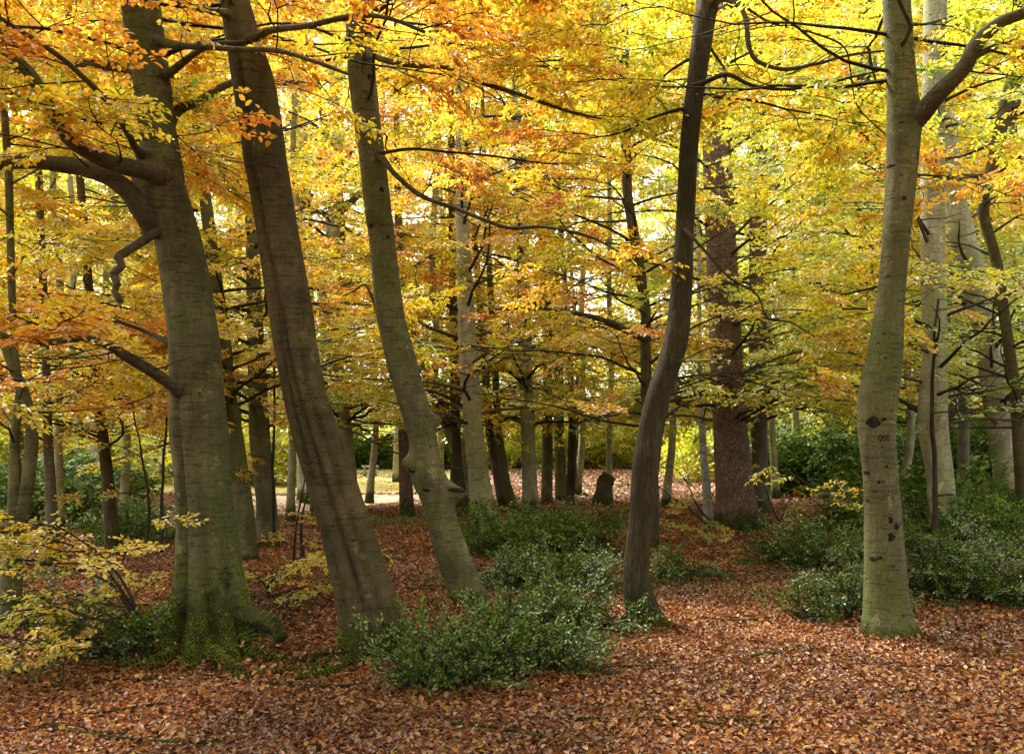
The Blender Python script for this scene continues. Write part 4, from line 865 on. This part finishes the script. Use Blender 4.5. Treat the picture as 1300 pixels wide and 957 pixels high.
sapling('short thin sapling in the gap before the pale path', 382, 710, 12.5, [([(372, 712, 12.5), (378, 660, 12.5), (384, 620, 12.5), (392, 590, 12.5)], .02, .3), ([(383, 708, 12.4), (384, 660, 12.4), (392, 615, 12.4)], .026, .3)], .5, 6)
sapling('dark twiggy sapling left of the plated trunk', 905, 690, 15, [([(905, 672, 15), (880, 650, 14.5), (850, 630, 14), (820, 600, 14)], .02, .25), ([(905, 665, 15), (885, 640, 14.7), (870, 610, 14.5), (850, 590, 14.5)], .02, .25), ([(905, 680, 15), (880, 668, 14.5), (850, 662, 14)], .015, .15)], .5, 7)
sapling('thin twiggy sapling right of the plated trunk', 992, 668, 17.5, [([(992, 668, 17.5), (975, 630, 17.5), (962, 580, 17.5), (955, 530, 17.5)], .014, .25), ([(988, 668, 17.5), (1000, 640, 17.5), (1003, 615, 17.5)], .012, .3), ([(985, 668, 17.5), (970, 650, 17.4), (960, 625, 17.3)], .01, .3)], .45, 8)
sapling('leaning holly stem with few leaves before the pale upright trunk', 1178, 715, 12.2, [([(1178, 718, 12.2), (1181, 690, 12.2), (1188, 650, 12.3), (1187, 600, 12.4), (1184, 540, 12.4), (1186, 440, 12.4), (1190, 380, 12.4)], .045, .3)], .1, 9, 'holly_sapling')
sapling('arching bare twig sapling left of the carved beech', 1010, 640, 9.5, [([(1095, 650, 8.2), (1060, 632, 8.6), (1020, 610, 9.0), (990, 590, 9.4)], .008, .15)], .45, 10)

# ------------------------------------------------------------------ stump, logs, twigs, the bench in the field
def stump():
    Y = 24; c = W(768, 640, Y); org = (c[0], Y, 0); t = thing('tree_stump', 'dark leaning old stump beyond the holly, left of the ridged trunk', 'stump', org)
    P = np.array([W(765, 645, Y), W(766, 630, Y), W(769, 612, Y), W(774, 603, Y)]); P = smooth_path(P, .06)
    V, Q = tube_arrays(P, np.linspace(.27, .2, len(P)), 18, .25, 2); mesh_obj('trunk', V, Q, M['beech_dark'], t, smooth=True, origin=org)
stump()
def log(label, pts, r0, r1, mat, rough=.25):
    P = smooth_path([W(*p) for p in pts], .05); P[:, 2] = gz(P[:, 0], P[:, 1]) + np.linspace(r0, r1, len(P)) * .5
    V, Q = tube_arrays(P, np.linspace(r0, r1, len(P)), 16, rough, r0 * 31); o = P[0]
    return tag(mesh_obj('fallen_log', V, Q, M[mat], smooth=True, origin=o), label, 'log')
log('low mossy fallen log right of the ridged trunk', [(835, 735, 11.3), (870, 733, 11.2), (900, 728, 11.1), (930, 727, 11.0)], .09, .05, 'moss')
log('pale bare log end against the ridged trunk', [(822, 738, 10.6), (838, 741, 10.5), (850, 743, 10.4)], .07, .04, 'beech_pale')
log('short dark log lying left of the burled trunk', [(480, 716, 12.4), (500, 715, 12.3), (517, 716, 12.3)], .06, .04, 'ridge')
log('thin mossy stick lying behind the dark leaning trunk', [(525, 800, 8.4), (550, 795, 8.6), (575, 788, 8.9)], .035, .015, 'moss')
def bench():
    Y = 47; c = W(470, 608, Y); z = float(gz(c[0], Y)); x = c[0]
    t = thing('stone_bench', 'small pale bench far away in the field before the dark hedge', 'bench', (x, Y, z)); h = .55; wd = .3
    def bx(nm, x0, x1, y0, y1, z0, z1):
        b_ = .015
        me = bpy.data.meshes.new(nm); import bmesh; bm = bmesh.new(); bmesh.ops.create_cube(bm, size=1)
        for v in bm.verts: v.co = ((x0 + x1) / 2 + v.co.x * (x1 - x0), (y0 + y1) / 2 + v.co.y * (y1 - y0), (z0 + z1) / 2 + v.co.z * (z1 - z0))
        bmesh.ops.bevel(bm, geom=bm.edges[:], offset=b_, segments=2, affect='EDGES'); bm.to_mesh(me); bm.free(); me.materials.append(M['birch'])
        o = bpy.data.objects.new(nm, me); C.objects.link(o); o.parent = t
    bx('seat', -.42, .42, -.2, .2, h - .1, h); bx('leg', -.34, -.22, -.16, .16, -.05, h - .103); bx('leg', .2, .32, -.16, .16, -.05, h - .103)
bench()
rng = np.random.default_rng(8)
for i in range(60):
    Y = rng.uniform(4.6, 12); x = rng.uniform(-.55, .55) * Y; a = rng.uniform(-.5, .5) + (PI if rng.random() < .5 else 0); L = rng.uniform(.2, 1.3)
    s = np.linspace(0, 1, 9); P = np.stack([x + L * s * math.cos(a), Y + L * s * math.sin(a) + .04 * np.sin(s * 5 + i), 0 * s], -1); P[:, 2] = gz(P[:, 0], P[:, 1]) + .03
    V, Q = tube_arrays(P, np.linspace(.010, .004, 9), 6, .3, i)
    tag(mesh_obj('fallen_twig', V, Q, M['beech_pale' if i % 3 == 0 else 'ridge'], smooth=True, origin=P[0]), 'thin bare twig lying on the copper leaf litter', 'twig', 'fallen twigs on the leaf litter')

def moss_on(key, n, zmax, size=.014):
    d = TR[key]; rng = np.random.default_rng(len(key) * 7 + 5); P_, N_ = [], []
    th = rng.uniform(-PI, PI, n); z = rng.uniform(0, 1, n) ** 1.6 * zmax
    r = d['R'](th, z); cx = np.array([d['cen'](v)[0] for v in z])
    P = np.stack([cx + r * np.cos(th), d['Y'] + r * np.sin(th), z], -1); Nv = np.stack([np.cos(th), np.sin(th), .3 + 0 * th], -1)
    k = vnoise(th * 3.1, z * 5, 2.2) + .6 * vnoise(th * 9, z * 14, 7.1) > -.35 + 1.1 * z / zmax
    P_.append(P[k]); N_.append(Nv[k])
    for o in d['obj'].children:
        if o.name.startswith('root'):
            m = o.data; V = np.empty(len(m.vertices) * 3, np.float32); m.vertices.foreach_get('co', V); V = V.reshape(-1, 3) + np.array(d['org'])
            nn = np.empty(len(m.vertices) * 3, np.float32); m.vertices.foreach_get('normal', nn); nn = nn.reshape(-1, 3)
            c = V.reshape(-1, 3); i = rng.integers(0, len(V) - 18, n // 4); f = rng.random((len(i), 1)); pp = V[i] * f + V[i + 1] * (1 - f); ok = (nn[i, 2] > -.1) & (np.linalg.norm(V[i] - V[i + 1], axis=1) < .12) & (vnoise(pp[:, 0] * 9, pp[:, 1] * 9, pp[:, 2] * 9) > -.3)
            P_.append(pp[ok]); N_.append(nn[i][ok])
    P = np.concatenate(P_); Nv = np.concatenate(N_); m_ = len(P)
    D = Nv + rng.normal(0, .55, (m_, 3)); D /= np.linalg.norm(D, axis=1)[:, None]; Nn = np.cross(D, rng.normal(0, 1, (m_, 3))); Nn /= np.linalg.norm(Nn, axis=1)[:, None] + 1e-9
    c = np.array((.08, .11, .015)) + rng.random((m_, 1)) ** 1.3 * np.array((.28, .33, .03))
    b = Buf(); leaves(b, P - D * .003, D, Nn, size * rng.uniform(.5, 1.3, m_), c, False, .45)
    b.build('moss', [M['litter']], d['obj'], origin=d['org'])
moss_on('one', 40000, .8); moss_on('two', 14000, .45); moss_on('c_one', 6000, .8, .03); moss_on('five', 5000, .16); moss_on('four', 3000, .12)
def banked():
    rng = np.random.default_rng(64); X, Yv, Z = [], [], []
    for key in ('one', 'two', 'three', 'four', 'five', 'c_one', 'six', 'l_three', 'nine'):
        d = TR[key]; n = 900 if d['Y'] < 10 else 500; th = rng.uniform(-PI, PI, n); q = rng.exponential(.09, n); r = d['R'](th, np.full(n, .03)) + q
        c = d['cen'](0.03); x = c[0] + r * np.cos(th); y = d['Y'] + r * np.sin(th); X.append(x); Yv.append(y); Z.append(gz(x, y) + .07 * np.exp(-q / .1) * rng.random(n))
        for o in d['obj'].children:
            if o.name.startswith('root'):
                m = o.data; V = np.empty(len(m.vertices) * 3, np.float32); m.vertices.foreach_get('co', V); V = V.reshape(-1, 3) + np.array(d['org'])
                i = rng.integers(0, len(V), 90); p = V[i] + rng.normal(0, .04, (90, 3)); X.append(p[:, 0]); Yv.append(p[:, 1]); Z.append(np.maximum(gz(p[:, 0], p[:, 1]) + .02, np.minimum(p[:, 2] * .8, .1)))
    x, y, z = map(np.concatenate, (X, Yv, Z)); n = len(x); a = rng.uniform(0, 2 * PI, n); el = rng.normal(0, .5, n)
    D = np.stack([np.cos(a) * np.cos(el), np.sin(a) * np.cos(el), np.sin(el)], -1); Nn = np.stack([rng.normal(0, .5, n), rng.normal(0, .5, n), np.ones(n)], -1); Nn /= np.linalg.norm(Nn, axis=1)[:, None]
    pal = np.array([(.44, .16, .05), (.54, .23, .08), (.30, .095, .034), (.60, .33, .16), (.16, .05, .025)])
    b = Buf(); leaves(b, np.stack([x, y, z], -1), D, Nn, .042 * rng.uniform(.6, 1.3, n), pal[rng.integers(0, 5, n)] * rng.uniform(.5, 1, (n, 1)), True, .66, .3)
    tag(b.build('fallen_leaves', [M['litter']]), 'copper leaves banked against the feet of the trunks', 'leaf litter', kind='stuff')
banked()
# ------------------------------------------------------------------ grass and moss tufts on the floor
def grass():
    rng = np.random.default_rng(31); Bp = []
    for (px, py, wp, hp, n) in [(470, 662, 110, 8, 2200), (20, 852, 70, 20, 500), (895, 742, 110, 8, 500), (470, 605, 120, 6, 900), (1000, 670, 90, 8, 200), (120, 800, 160, 40, 500), (600, 790, 300, 60, 300)]:
        X = px + rng.normal(0, wp / 2, n); P_ = np.maximum(py + rng.normal(0, hp / 2, n), 600); Y = CAMZ * F / (P_ - HZ); x = (X - CX) / F * Y
        Bp.append(np.stack([x, Y, gz(x, Y)], -1))
    Bp = np.concatenate(Bp); n = len(Bp); a = rng.uniform(-PI, PI, n); el = rng.uniform(.5, 1.5, n)
    D = np.stack([np.cos(a) * np.cos(el), np.sin(a) * np.cos(el), np.sin(el)], -1); Nn = np.stack([-np.sin(a), np.cos(a), 0 * a], -1); Nn = np.cross(D, Nn)
    c = np.array((.09, .13, .025)) + rng.random((n, 1)) * np.array((.17, .13, .03))
    b = Buf(); leaves(b, Bp, D, Nn, rng.uniform(.025, .07, n) * (1 + Bp[:, 1] * .05), c, False, .12 + 0 * .1)
    tag(b.build('grass', [M['litter']]), 'short tufts of green grass between the fallen leaves', 'grass', kind='stuff')
grass()
print('STAT', STAT, 'leaves', sum(s[1] for s in STAT if s[1]))
